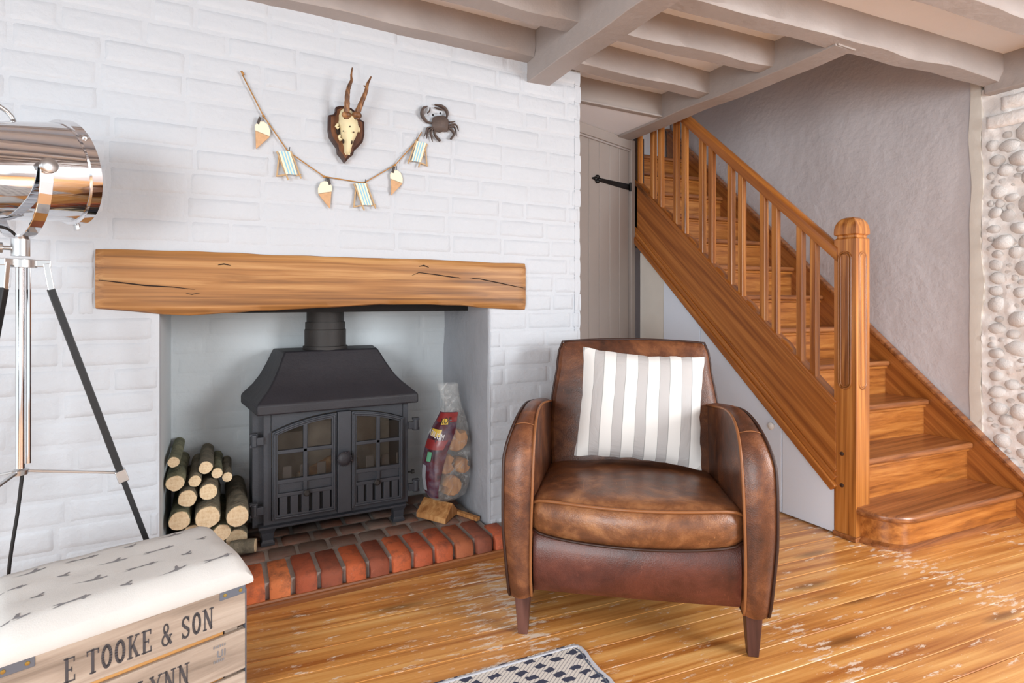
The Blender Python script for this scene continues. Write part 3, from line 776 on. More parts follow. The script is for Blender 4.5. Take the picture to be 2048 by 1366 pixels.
# canopy hood
hp = []
for t, z_ in ((0, .607), (.0, .645), (.06, .657), (.30, .69), (.52, .727), (.74, .775), (.90, .815), (1, .838)):
    L = lambda a, b: a + (b-a)*(t**.86 if t > 0 else 0)
    hp.append([(L(.123, .235), L(2.335, 2.47), z_), (L(.760, .615), L(2.335, 2.47), z_), (L(.800, .640), L(2.675, 2.66), z_), (L(.078, .205), L(2.675, 2.66), z_)])
hood = MB().loft(hp)
obj('hood', hood, IT, sv, smooth=40, bevel=.006)
obj('flue_collar', MB().lathe((.41, 2.565, .836), (0,0,1), [(.094, 0), (.094, .014), (.087, .016), (.087, .085), (.084, .088), (.084, .118)], 28), M['flue'], sv, smooth=35)
obj('flue_pipe', MB().lathe((.41, 2.565, .95), (0,0,1), [(.078, 0), (.078, .052)], 28), M['flue'], sv, smooth=35)
DY = BYf-.052
def door_part(xa, xb, arch, knob_x):
    d = bpy.data.objects.new('door', None); C.objects.link(d); d.parent = sv
    d.location = (0, 0, 0)
    def zt(x): return .588 - .055*abs((x-.453)/.27)**2.1
    N_ = 14
    xs_ = [xa + (xb-xa)*i/N_ for i in range(N_+1)]
    inn = .020
    fm = MB()
    outer = [(x, zt(x)) for x in xs_] + [(xb, .186), (xa, .186)]
    ins = [(xa+inn + (xb-xa-2*inn)*i/N_, zt(xa+inn + (xb-xa-2*inn)*i/N_)-inn) for i in range(N_+1)] + [(xb-inn, .206), (xa+inn, .206)]
    n_ = len(outer)
    vs = [(x, DY, z_) for x, z_ in outer] + [(x, DY, z_) for x, z_ in ins] + [(x, DY+.022, z_) for x, z_ in outer] + [(x, DY+.022, z_) for x, z_ in ins]
    fs = []
    for j in range(n_):
        q = (j+1) % n_
        fs += [(j, q, n_+q, n_+j), (2*n_+j, 3*n_+j, 3*n_+q, 2*n_+q), (j, 2*n_+j, 2*n_+q, q), (n_+j, n_+q, 3*n_+q, 3*n_+j)]
    obj('door_frame', fm.add(vs, fs), I, d, bevel=.002)
    # rope bead round the frame
    pth = []
    for j in range(n_):
        a, b = Vector((outer[j][0], 0, outer[j][1])), Vector((ins[j][0], 0, ins[j][1])); pth.append(a*.55+b*.45)
    pth.append(pth[0]); fine = []
    for a, b in zip(pth[:-1], pth[1:]):
        m_ = max(1, int((b-a).length/.0035))
        fine += [a + (b-a)*j/m_ for j in range(m_)]
    fine.append(pth[-1])
    obj('rope_bead', MB().tube([(p.x, DY-.001, p.z) for p in fine], [.0042 + .0016*(j % 2) for j in range(len(fine))], 6, False), I, d, smooth=0)
    xm = (xa+xb)/2; zi0 = .340
    br = MB().box(xm-.008, xm+.008, DY, DY+.018, zi0, zt(xm)-inn+.004).box(xa+inn-.002, xb-inn+.002, DY, DY+.018, .444, .459)
    br.box(xa+inn-.002, xb-inn+.002, DY, DY+.020, .326, .343).box(xa+inn-.002, xb-inn+.002, DY, DY+.020, .275, .290).box(xm-.008, xm+.008, DY, DY+.018, .288, .328)
    obj('glazing_bars', br, I, d, bevel=.0025)
    pane_b = MB().box(xa+inn-.002, xb-inn+.002, DY+.012, DY+.021, .288, .328)
    obj('lower_panel', pane_b, I, d)
    for (p, q) in ((xa+inn, xm-.008), (xm+.008, xb-inn)):
        for (z0_, z1_) in ((.343, .444), (.459, min(zt(p), zt(q))-inn+.006)):
            obj('pane', MB().box(p, q, DY+.009, DY+.012, z0_, z1_), M['stoveglass'], d)
    vb = MB(); nb = 5; wv_ = (xb-xa-2*inn)
    for j in range(nb):
        c_ = xa+inn + wv_*(j+.5)/nb + 0
        vb.box(c_-wv_*.36/nb*1.0, c_+wv_*.36/nb, DY+.002, DY+.014, .204, .277)
    obj('air_vents', vb, I, d, bevel=.002)
    obj('vent_back', MB().box(xa+inn, xb-inn, DY+.015, DY+.02, .204, .277), M['soot'], d)
    obj('air_knob', MB().lathe((knob_x, DY+.001, .283), (0,-1,0), [(.006, 0), (.006, .008), (.012, .012), (.013, .019), (.008, .024)], 14), M['flue'], d, smooth=40)
    return d
dl = door_part(.180, .424, 1, .305); dr = door_part(.484, .705, 1, .585)
obj('centre_post', MB().box(.426, .482, DY-.004, DY+.024, .176, .592), I, sv, bevel=.003)
kb = MB().lathe((.450, DY-.004, .402), (0,-1,0), [(.010, 0), (.010, .014), (.026, .018), (.028, .024), (.022, .030), (.010, .033)], 20)
for j in range(18):
    t = 2*math.pi*j/18; kb.ball((.450+.027*math.cos(t), DY-.026, .402+.027*math.sin(t)), .0045, nu=6, nv=4)
knob = obj('handle_knob', kb, IT, sv, smooth=40)
for x, s in ((.150, -1), (.728, 1)):
    for z_ in (.235, .505):
        h = MB().box(min(x, x+s*.028), max(x, x+s*.028), DY+.004, DY+.022, z_-.018, z_+.012)
        h.lathe((x+s*.034, DY+.012, z_-.022), (0,0,1), [(.013, 0), (.013, .044), (.009, .048)], 12)
        h.box(min(x+s*.022, x+s*.05), max(x+s*.022, x+s*.05), DY+.006, DY+.03, z_-.026, z_-.014)
        h.box(min(x+s*.022, x+s*.05), max(x+s*.022, x+s*.05), DY+.006, DY+.03, z_+.018, z_+.028)
        obj('hinge', h, I, sv, bevel=.002)
obj('damper_rod', MB().lathe((.738, 2.43, .283), (1,0,0), [(.004, 0), (.004, .018), (.009, .02), (.009, .032)], 12), M['flue'], sv, smooth=40)
gr = MB()
for j in range(9): gr.box(.155+j*.066, .155+j*.066+.034, 2.405, 2.412, .295, .385)
obj('grate', gr, plain('grate_grey', (96,88,82), .8), sv, bevel=.003)

# ================================================================== LOGS
def log_piece(name, F, d, r, L, label, seed, group='firewood logs stacked beside the stove', squash=1.0, m=None, cat='log', rot=0):
    rr = random.Random(seed); d = Vector(d).normalized(); F = Vector(F)
    a = d.cross(Vector((0,0,1))).normalized(); b = a.cross(d)
    n_ = 14; rad = [r*(1+.10*noise.noise(Vector((math.cos(2*math.pi*k/n_)*1.3, math.sin(2*math.pi*k/n_)*1.3, seed*3.1)))+rr.uniform(-.03, .03)) for k in range(n_)]
    bend = Vector((rr.uniform(-.003, .003), 0, rr.uniform(-.002, .002)))
    def ring(t, sc): return [F + d*(L*t) + bend*math.sin(math.pi*t) + (a*math.cos(2*math.pi*k/n_+rot) + b*math.sin(2*math.pi*k/n_+rot)*squash)*rad[k]*sc for k in range(n_)]
    o = obj(name, MB().loft([ring(0.0, .985), ring(.01, 1.0), ring(.25, 1.02), ring(.5, .98), ring(.75, 1.03), ring(1, 1.0)]), m or (M['bark'] if rr.random() < .5 else M['barkmoss']), smooth=50)
    tag(o, label, cat, group)
    fc = MB().loft([ring(-.004/L*1.0, .93), ring(.002/L, .94)])
    obj('cut_face', fc, M['cutface'], o, smooth=50)
    return o
LG = [ # crop centre x, y, radius (crop px), face y, direction, label
 (280,262,68,2.37,(-.15,1,-.25),'topmost short log of the pile, leaning towards the recess side'),
 (275,517,104,2.34,(-.12,1,.02),'log with an orange oval cut end, below the topmost log'),
 (660,385,80,2.40,(.05,1,.0),'round pale log end peeping from the top of the pile, beside a smaller one'),
 (570,465,72,2.37,(-.3,1,.03),'smooth round log end in front of the topmost pale log'),
 (765,435,66,2.42,(.1,1,.02),'half hidden pink-ended log between two pale log ends'),
 (880,430,60,2.44,(.08,1,.02),'small split log with an angular cut end, outermost of the top row'),
 (715,590,102,2.36,(.12,1,.02),'log with a nibbled bark rim in the middle of the pile'),
 (455,690,108,2.35,(-.25,1,.05),'tall oval log end with a stubby broken twig'),
 (370,955,122,2.33,(-.12,1,.03),'yellowish log end resting low against the recess side'),
 (720,985,142,2.32,(.02,1,.08),'thickest log of the pile with a cracked round end'),
 (895,1110,134,2.30,(.06,1,.02),'big log with a crescent crack, beside the thickest log'),
 (545,1090,105,2.36,(-.05,1,0),'log end half hidden behind the ottoman lid, low in the pile'),
 (1010,1265,105,2.33,(.1,1,0),'lowest log of the pile, lying on the hearth by the ottoman'),
]
def lp(cx, cy): return 300+cx/5.9375, 880+cy/5.9375
piles = []
for k, (cx_, cy_, rpx, fy, d, lab) in enumerate(LG):
    F = on_y(*lp(cx_, cy_), fy); dep = F.x*F2.x + F.y*F2.y
    piles.append([F.x, F.z, rpx/5.9375*dep/FPX*.97, fy, lab])
for x, lab in ((-.122, 'bottom row log tucked against the recess side, under the yellowish log'), (-.035, 'bottom row log hidden under the thickest log'), (.05, 'bottom row log beside the lowest pale log')): piles.append([x, HZ+.043, .040, 2.40, lab])
for it in range(400):
    for i in range(len(piles)):
        p = piles[i]
        for j in range(i):
            q = piles[j]; dx, dz = p[0]-q[0], p[1]-q[1]; dd = math.hypot(dx, dz) or 1e-6; mn = (p[2]+q[2])*1.09
            if dd < mn:
                k = (mn-dd)*.25/dd; p[0] += dx*k; p[1] += dz*k; q[0] -= dx*k; q[1] -= dz*k
        p[0] = min(max(p[0], OX0+.004+p[2]*1.1), .10-p[2]*1.1); p[1] = max(p[1], HZ+.004+p[2]*1.06)
for k, (x, z_, r, fy, lab) in enumerate(piles):
    log_piece('firewood_log', (x, fy, z_), (0, 1, 0), r, BACK-.015-fy, lab, k+3)
log_piece('firewood_log', (.118, 2.345, HZ+.031), (-.95, .18, 0), .026, .085, 'short knotty bark chunk lying by the stove foot', 33)
# inside the stove
log_piece('stove_log', (.30, 2.47, .30), (.9, .35, .25), .04, .16, 'pale split log lying inside the stove, behind the glass', 51, 'logs inside the stove', m=M['splitlog'])
log_piece('stove_log', (.46, 2.50, .26), (.95, .1, .05), .045, .2, 'dark log lying inside the stove, behind the glass', 52, 'logs inside the stove')
log_piece('stove_log', (.165, 2.52, .24), (.95, .1, .0), .04, .11, 'short dark log inside the stove, at the log pile end', 53, 'logs inside the stove')

# ================================================================== BAG OF SPLIT LOGS
def wedge(name, c, r, L, ax, seed, label, group=None):
    rr = random.Random(seed); ax = Vector(ax).normalized(); c = Vector(c)
    a = ax.cross(Vector((0,.3,1))).normalized(); b = a.cross(ax); ph = rr.random()*6.3
    poly = [(math.cos(t)*r*(1 if .4 < t < 5.9 else .5), math.sin(t)*r) for t in [2*math.pi*k/11 for k in range(11)]]
    poly = [(x*math.cos(ph)-y*math.sin(ph), x*math.sin(ph)+y*math.cos(ph)) for x, y in poly]
    o = obj(name, MB().loft([[c + ax*s + a*x*k_ + b*y*k_ for x, y in poly] for s, k_ in ((-L/2, .88), (-L/2+.008, 1), (0, 1.03), (L/2-.008, 1), (L/2, .88))]), M['splitlog'], smooth=40)
    return tag(o, label, 'log', group)
BC = Vector((.882, 2.44, 0))
def bp(px, py, y=2.40): return on_y(px, py, y)
for k, (x, z_, r, lab) in enumerate(((.925, .432, .056, 'top split log bulging inside the clear bag'), (.874, .328, .046, 'middle split log inside the clear bag, beside the printed side'), (.905, .228, .045, 'lowest round ended split log inside the clear bag'), (.955, .310, .034, 'split log inside the clear bag next to the jamb'))):
    wedge('bagged_log', (x, 2.352, z_), r*.97, .10, (.12, -1, .06), 60+k, lab, 'split logs inside the clear bag')
blk = MB(); pa, pb = bp(835, 1000, 2.50), Vector((.885, 2.335, HZ))
blk.loft([[(.80+a+t*.085, 2.46-t*.14+b, HZ+.003+c) for a, b, c in ((-.03, -.06, .0), (.06, .03, .0), (.07, .035, .012), (.025, -.005, .066), (-.028, -.055, .02))] for t in (0, .5, 1.0)])
tag(obj('split_log_block', blk, M['splitlog'], bevel=.003, smooth=40), 'wedge shaped split log lying under the bag of logs', 'log')
tag(obj('kindling_stick', MB().bar((.925, 2.42, HZ+.008), (1.0, 2.24, HZ+.008), .022, .016), M['splitlog'], bevel=.002), 'thin kindling stick lying by the jamb', 'kindling')
bag = thing('log_bag', (.88, 2.42, .14), 'clear plastic bag of split logs with a red printed side, leaning on the jamb', 'bag')
rings = []
NB = 18
for z_, x0, x1, yd in ((.165, .835, .945, .05), (.185, .812, .985, .07), (.22, .80, 1.0, .078), (.28, .792, 1.008, .082), (.35, .796, 1.010, .082), (.42, .81, 1.008, .078), (.48, .835, 1.0, .07), (.53, .86, .985, .055), (.575, .882, .97, .036), (.60, .88, .965, .03), (.65, .862, .955, .03), (.675, .858, .955, .028)):
    cxx = (x0+x1)/2; hx = (x1-x0)/2
    rings.append([(cxx + hx*math.copysign(abs(math.cos(t))**.75, math.cos(t)) + .006*noise.noise(Vector((z_*22, t*2, 1))), 2.365 + yd*math.copysign(abs(math.sin(t))**.8, math.sin(t)) + .008*noise.noise(Vector((z_*22, t*2, 5))), z_) for t in [2*math.pi*k/NB for k in range(NB)]])
mb = MB().loft(rings, False); mb.f.append(tuple(range(NB))[::-1])
obj('plastic_film', mb, M['film'], bag, smooth=0)
def bagpt(u, z_, off=.004):          # point on the printed (left-front) side of the bag
    for (ra, rb) in zip(rings[:-1], rings[1:]):
        za, zb = ra[0][2], rb[0][2]
        if za <= z_ <= zb:
            t = (z_-za)/(zb-za); k = NB/2 + u*NB/4; k0 = int(k); f = k-k0
            g = lambda r: Vector(r[k0 % NB])*(1-f) + Vector(r[(k0+1) % NB])*f
            p = g(ra)*(1-t) + g(rb)*t; c_ = Vector(((ra[0][0]+ra[NB//2][0])/2, 2.365, z_)); n_ = (p-c_); n_.z = 0; n_.normalize()
            return p + n_*off
def bagpatch(name, u0, u1, z0, z1, m, off, nu=6, nz=10, skew=0):
    vs = [bagpt(u0+(u1-u0)*i/nu + skew*(j/nz), z0+(z1-z0)*j/nz, off) for j in range(nz+1) for i in range(nu+1)]
    o = obj(name, MB().add(vs, [(j*(nu+1)+i, j*(nu+1)+i+1, (j+1)*(nu+1)+i+1, (j+1)*(nu+1)+i) for j in range(nz) for i in range(nu)]), m, bag, smooth=0); return o
bagpatch('printed_panel', -.4, .62, .19, .555, M['bagprint'], .003, 8, 12, .45)
bagpatch('red_band', .1, 1.02, .515, .553, M['bagred'], .005, 6, 4, .08); bagpatch('red_band', -.1, .75, .40, .44, M['bagred'], .0045, 5, 4, .1)
bagpatch('yellow_print', .1, .55, .455, .485, M['bagyellow'], .0055, 4, 3); bagpatch('yellow_print', .45, .75, .505, .53, M['bagyellow'], .0065, 4, 3); bagpatch('green_print', .18, .38, .35, .39, M['baggreen'], .0055, 4, 4)
bagpatch('grey_print', -.05, .2, .22, .33, M['jamb'], .0045, 4, 6)
def textmesh(s, size):
    cu = bpy.data.curves.new('txt', 'FONT'); cu.body = s; cu.size = size; cu.fill_mode = 'FRONT'
    o = bpy.data.objects.new('txt', cu); C.objects.link(o)
    bpy.context.view_layer.update()
    me = bpy.data.meshes.new_from_object(o.evaluated_get(bpy.context.evaluated_depsgraph_get()))
    v = [tuple(x.co) for x in me.vertices]; f = [tuple(p.vertices) for p in me.polygons]
    bpy.data.objects.remove(o); bpy.data.curves.remove(cu); bpy.data.meshes.remove(me)
    return v, f
for s_, u0, du_, z0, hz, m_, dz in (('JAOIUOM', -.05, .75, .462, .036, 'bagwhite', -.022), ('KOE', .38, .5, .508, .034, 'bagblack', .004)):
    v, f = textmesh(s_, 1.0); wmax = max(p[0] for p in v)
    vs = [bagpt(u0 + du_*p[0]/wmax, z0 + hz*p[1] + dz*p[0]/wmax, .0085) for p in v]
    obj('print_lettering', MB().add(vs, f), M[m_], bag)

# ================================================================== ARMCHAIR (local frame: x right, y back)
CA = math.radians(-37)
chair = thing('leather_armchair', (1.112, 1.334, 0), 'worn brown leather club armchair with rounded arms and tapered dark legs', 'armchair', CA)
def cobj(name, mb, m, parent=None, **k): return obj(name, mb, m, parent or chair, world=False, **k)
AI, AO = .312, .398
path = [(.0, .125), (-.012, .16), (-.020, .24), (-.024, .33), (-.026, .42), (-.022, .50), (-.010, .562), (.012, .612), (.045, .648), (.09, .672), (.15, .683), (.22, .683), (.30, .675), (.40, .66), (.50, .645), (.62, .625), (.70, .605), (.715, .59)]
def smoothpath(p, n=3):
    out = []
    for i in range(len(p)-1):
        p0, p1, p2, p3 = p[max(i-1, 0)], p[i], p[i+1], p[min(i+2, len(p)-1)]
        for j in range(n):
            t = j/n; out.append(tuple(.5*((2*p1[k]) + (-p0[k]+p2[k])*t + (2*p0[k]-5*p1[k]+4*p2[k]-p3[k])*t*t + (-p0[k]+3*p1[k]-3*p2[k]+p3[k])*t**3) for k in range(len(p1))))
    return out + [p[-1]]
P_ = smoothpath(path, 3)
for s_ in (-1, 1):
    arm = MB(); rings = []
    tot = len(P_)
    def edges(i):
        y, z_ = P_[i]; up = max(0, (z_-.55)/.13)
        return AI + .004*math.sin(z_*8), AO - .016*max(0, (.34-z_)/.2) - .034*up**1.5
    band = []
    for i, (y, z_) in enumerate(P_):
        a, b = edges(i)
        q = P_[min(i+1, tot-1)]; p0 = P_[max(i-1, 0)]; ty, tz = q[0]-p0[0], q[1]-p0[1]; l_ = math.hypot(ty, tz); ny, nz = -tz/l_, ty/l_
        row = []
        for j in range(7):
            t = j/6; cr = .012*(1-(2*t-1)**2)
            row.append((s_*(a+(b-a)*t), y + ny*cr, z_ + nz*cr))
        band.append(row)
    vs = [p for r in band for p in r]; fs = [(i*7+j, i*7+j+1, (i+1)*7+j+1, (i+1)*7+j) for i in range(tot-1) for j in range(6)]
    cobj('arm_band', MB().add(vs, fs), M['leather'], smooth=0)
    for side, idx, nm in ((0, 0, 'arm_inner_panel'), (1, 6, 'arm_outer_panel')):
        pan = [band[i][idx] for i in range(tot)]
        lo = [(p[0], .02 + .70*i/(tot-1), .125) for i, p in enumerate(pan)]
        mid_ = [tuple(Vector(p)*.5 + Vector(q)*.5 + Vector((s_*(.012 if side else -.004), 0, 0))) for p, q in zip(pan, lo)]
        n_ = tot
        cobj(nm, MB().add(pan+mid_+lo, [(i, i+1, n_+i+1, n_+i) for i in range(n_-1)] + [(n_+i, n_+i+1, 2*n_+i+1, 2*n_+i) for i in range(n_-1)]), M['leather'], smooth=0)
        off = Vector((s_*(.002 if side else -.002), -.003, .002))
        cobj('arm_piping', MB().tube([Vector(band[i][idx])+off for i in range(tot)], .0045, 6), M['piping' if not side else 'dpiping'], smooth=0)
    a_, b_ = edges(0)
    cobj('arm_base', MB().prism([(s_*AI, .0, .127), (s_*b_, .0, .127), (s_*b_, .72, .127), (s_*AI, .72, .127)], (0, 0, -.006)), M['dpiping'])
    cobj('arm_back', MB().prism([(s_*AI, .72, .121), (s_*b_, .72, .121), (s_*(AO-.02), .72, .59), (s_*AI, .72, .59)], (0, .01, 0)), M['leather'])
    k_ = 24; cobj('arm_seam', MB().tube([Vector(band[k_][j])+Vector((0, -.0015, .0008)) for j in range(7)], .0016, 5), M['piping'], smooth=0)
# front panel / seat base
fp = []
for i in range(13):
    x = -.310 + .62*i/12; bulge = .016*(1-(x/.31)**2)
    fp.append([(x, .03-bulge*.3, .132), (x, .012-bulge, .165), (x, .006-bulge, .24), (x, .012-bulge, .30), (x, .03-bulge*.5, .322), (x, .70, .322), (x, .70, .132)])
cobj('front_panel', MB().loft(fp), M['leather_red'], smooth=45)
# seat cushion: bowed front, crowned top
NXs, rings = 22, []
for i in range(NXs+1):
    t = -1 + 2*i/NXs; ex = (1-abs(t)**8)**.5 if abs(t) < 1 else 0
    x = .318*t; bow = .075*(1-t*t); crown = .030*(1-t*t)
    yf = -.004 - bow*.85; e = .02*(1-ex)
    ring = [(x, yf+.03, .312+e), (x, yf+.006, .326+e), (x, yf-.012*ex, .36), (x, yf-.012*ex, .40-e*.3), (x, yf+.004, .432-e), (x, yf+.028, .442+crown*.25-e)]
    for j in range(1, 9):
        u = j/8; ring.append((x, yf+.028 + (.50-yf)*u, .442 + crown*(.25+.9*math.sin(math.pi*u*.8)) - .045*u - e + .004*noise.noise(Vector((x*9, u*5, 2)))))
    ring += [(x, .53, .36), (x, .53, .325)]
    rings.append(ring)
cobj('seat_cushion', MB().loft(rings), M['leather_seat'], smooth=60)
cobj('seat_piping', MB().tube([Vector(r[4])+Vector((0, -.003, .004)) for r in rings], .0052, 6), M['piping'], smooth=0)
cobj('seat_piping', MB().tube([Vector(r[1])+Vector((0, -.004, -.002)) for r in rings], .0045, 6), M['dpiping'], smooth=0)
# back: gently crowned slab
NU, NV = 18, 14
def backpt(u, v, front):
    wv_ = .318 + .022*math.sin(min(1, v*1.25)*math.pi) - .012*v
    cr = (1-abs(u)**4)*(1-abs(2*v-1)**5)
    z_ = .34 + .535*v + (.012*(1-u*u) if v > .9 else 0)
    y = .50 + .155*v - .022*v*v
    rc = .03 if v > .93 else 0
    return (.022 + u*(wv_-(.018*((v-.86)/.14)**2 if v > .86 else 0)), y - (.035*cr if front else -.105), z_)
vs = [backpt(-1+2*i/NU, j/NV, True) for j in range(NV+1) for i in range(NU+1)] + [backpt(-1+2*i/NU, j/NV, False) for j in range(NV+1) for i in range(NU+1)]
K = (NU+1)*(NV+1); W_ = NU+1
fs = [(j*W_+i, j*W_+i+1, (j+1)*W_+i+1, (j+1)*W_+i) for j in range(NV) for i in range(NU)]
fs += [(K+j*W_+i, K+(j+1)*W_+i, K+(j+1)*W_+i+1, K+j*W_+i+1) for j in range(NV) for i in range(NU)]
fs += [(NV*W_+i, NV*W_+i+1, K+NV*W_+i+1, K+NV*W_+i) for i in range(NU)]
for c_ in (0, NU): fs += [(j*W_+c_, (j+1)*W_+c_, K+(j+1)*W_+c_, K+j*W_+c_) for j in range(NV)]
cobj('backrest', MB().add(vs, fs), M['leather'], smooth=40, bevel=.02, seg=3)
pp = [backpt(-1, j/NV, True) for j in range(3, NV+1)] + [backpt(-1+2*i/NU, 1, True) for i in range(1, NU)] + [backpt(1, j/NV, True) for j in range(NV, 2, -1)]
cobj('back_piping', MB().tube([Vector(p)+Vector((0, .012, 0)) for p in pp], .0045, 6), M['dpiping'], smooth=0)
for sx in (-1, 1):
    for y, rake in ((.022, 0), (.66, .02)):
        x = sx*.343
        cobj('leg', MB().loft([[(x+a*.015, y+rake+b*.015, 0) for a, b in ((-1,-1), (1,-1), (1,1), (-1,1))], [(x+a*.024, y+b*.024, .124) for a, b in ((-1,-1), (1,-1), (1,1), (-1,1))]]), M['darkleg'], bevel=.002)

# striped scatter cushion leaning on the backrest
def pillow(w_, h_, t_, n=22):
    vs = []
    for sd in (1, -1):
        for j in range(n+1):
            for i in range(n+1):
                u, v = -1+2*i/n, -1+2*j/n
                pin = 1 - .07*(1-u*u)*(abs(v)**3) ; pin2 = 1 - .05*(1-v*v)*(abs(u)**3)
                th = t_*max(0, (1-abs(u)**2.6))**.62*max(0, (1-abs(v)**2.6))**.62
                wr = .004*noise.noise(Vector((u*4, v*4, sd)))*(1-abs(u)**6)
                vs.append((u*w_/2*pin2 + .004*noise.noise(Vector((v*5, u, 3))), -sd*(th/2 + max(0, wr)*(th > .01)), v*h_/2*pin + .007*noise.noise(Vector((u*5, v, 8)))))
    W2 = n+1; K2 = W2*W2; fs = []
    for j in range(n):
        for i in range(n):
            a = j*W2+i; fs += [(a, a+1, a+W2+1, a+W2), (K2+a, K2+a+W2, K2+a+W2+1, K2+a+1)]
    mb = MB().add(vs, fs); return mb
pc = obj('striped_cushion', pillow(.455, .41, .15), M['striped'], smooth=0)
u_, v_ = Vector((math.cos(CA), math.sin(CA), 0)), Vector((-math.sin(CA), math.cos(CA), 0))
pc.location = Vector((1.112, 1.334, .655)) + u_*.040 + v_*.405
pc.rotation_euler = (Matrix.Rotation(CA, 4, 'Z') @ Matrix.Rotation(math.radians(-15), 4, 'X') @ Matrix.Rotation(math.radians(4), 4, 'Y')).to_euler()
tag(pc, 'white scatter cushion with gathered grey ribbon stripes on the leather armchair', 'cushion')
# ================================================================== RUG
rug = thing('woven_rug', (.965, 1.421, 0), 'flat woven cream rug with dark blue dashes and a bound edge', 'rug', math.radians(-4))
RW, RL = .74, 1.75
cob = lambda n_, mb, m, p, **k: obj(n_, mb, m, p, world=False, **k)
rb_ = []
for i in range(41):
    y = -RL*i/40; wob = .004*math.sin(i*1.9)*(i < 30)
    rb_.append([(-RW+.008, y, .0005), (-.012+wob, y, .0005), (-.012+wob, y, .0075), (-RW+.008, y, .0075)])
cob('rug_field', MB().loft(rb_), M['rug'], rug)
cob('binding', MB().tube([(-RW, -.010, .005), (-.02, -.010, .005), (-.008, -.014, .005), (-.004, -.025, .005)] + [(-.006+.004*math.sin(i*1.9), -RL*i/40, .005) for i in range(1, 41)], .0075, 6, flat=.6), M['rugedge'], rug, smooth=0)
cob('edge_line', MB().tube([(-.022, -.022, .0078), (-.018, -.03, .0078)] + [(-.019+.004*math.sin(i*1.9), -RL*i/40, .0078) for i in range(1, 41)], .0025, 5, flat=.5), M['rugline'], rug, smooth=0)

# ================================================================== CRATE OTTOMAN (local: x along the front, y back; origin front right bottom corner)
CR = math.radians(17)
crate = thing('crate_ottoman', (.058, 1.592, 0), 'old lettered wooden fruit crate with a padded game bird print lid', 'ottoman', CR)
CL, CD, CHt = .475, .315, .325
def kob(n_, mb, m, p=None, **k): return obj(n_, mb, m, p or crate, world=False, **k)
for z0_, z1_ in ((.0, .098), (.106, .208), (.220, .325)):
    fb = kob('front_board', MB().box(-CL, 0, 0, .012, z0_, z1_), M['crate'], bevel=.0025)
    if z0_ == .106: low_board = fb
    if z0_ == .220: top_board = fb
    kob('back_board', MB().box(-CL, 0, CD-.012, CD, z0_, z1_), M['crate'], bevel=.0025)
    for x0_ in (-CL, -.014):
        kob('end_board', MB().box(x0_, x0_+.014, .0125, CD-.0125, z0_, z1_), M['crate'], bevel=.0025)
for x0_ in (-CL+.015, -.046):
    for y0_ in (.0125, CD-.0325): kob('corner_batten', MB().box(x0_, x0_+.03, y0_, y0_+.02, .002, .318), M['crate'])
kob('inner_board', MB().box(-CL+.05, -.05, .014, .02, .004, .318), M['crate_in'])
for x0_ in (-CL+.001, -.062):
    b_ = kob('metal_strap', MB().box(x0_, x0_+.061, -.0018, .0, .300, .322), M['strap'], bevel=.0008, seg=1)
    for dx in (.012, .049): kob('screw', MB().lathe((x0_+dx, -.0018, .311), (0,-1,0), [(.0045, 0), (.004, .0015), (.001, .0018)], 10), M['brass'], b_, smooth=40)
kob('corner_strip', MB().box(-.001, .002, -.0015, .02, .0, .31), M['strap'], bevel=.0008, seg=1)
# padded lid
NLx, NLy = 26, 14; rings = []
def lidz(u, v): return .392 + .004*noise.noise(Vector((u*3, v*3, 1))) + .006*(1-u**4)*(1-v**4)
lx0, lx1, ly0, ly1 = -CL-.012, .014, -.016, CD+.014
for i in range(NLx+1):
    u = -1+2*i/NLx; x = lx0+(lx1-lx0)*i/NLx; e = max(0, abs(u)-.86)/.14
    z_top = .392 - .040*e**2.2
    ring = [(x, ly0+.004, .3255), (x, ly0, .335), (x, ly0+.001+.004*e, max(.338, z_top-.030))]
    for j in range(NLy+1):
        v = -1+2*j/NLy; ev = max(0, abs(v)-.78)/.22
        ring.append((x, ly0+.004+(ly1-ly0-.008)*j/NLy, max(.34, lidz(u, v) - .040*e**2.2 - .026*ev**2.2)))
    ring += [(x, ly1, max(.338, z_top-.03)), (x, ly1, .335), (x, ly1-.004, .3255)]
    rings.append(ring)
lid = kob('padded_lid', MB().loft(rings), M['linen'], smooth=60)
def lid_xyz(x, y):
    i = (x-lx0)/(lx1-lx0)*NLx; j = (y-ly0-.004)/(ly1-ly0-.008)*NLy
    i0, j0 = max(0, min(NLx-1, int(i))), max(0, min(NLy-1, int(j))); fi, fj = min(1, max(0, i-i0)), min(1, max(0, j-j0))
    g = lambda a, b: rings[a][3+b][2]
    return (x, y, (g(i0, j0)*(1-fi)+g(i0+1, j0)*fi)*(1-fj) + (g(i0, j0+1)*(1-fi)+g(i0+1, j0+1)*fi)*fj + .0009)
BIRD = [(-1, .05), (-.55, .0), (-.2, .06), (0, .15), (.15, .62), (.28, .66), (.24, .2), (.45, .16), (.62, .22), (.70, .14), (.55, .04), (.3, -.05), (.05, -.14), (-.25, -.10), (-.6, -.04)]
HARE = [(-.9, .1), (-.6, .14), (-.3, .05), (0, .1), (.3, .16), (.5, .3), (.62, .34), (.6, .2), (.8, .14), (.82, .08), (.6, .02), (.5, -.14), (.4, -.16), (.3, -.02), (0, -.06), (-.3, -.05), (-.7, -.2), (-.95, -.22), (-.6, -.02)]
DIVE = [(-.5, .35), (-.1, .28), (.5, .75), (.55, .6), (.15, .1), (.4, -.05), (.2, -.3), (.0, -.1), (-.4, .1)]
pr = MB(); rp = random.Random(5)
k = 0
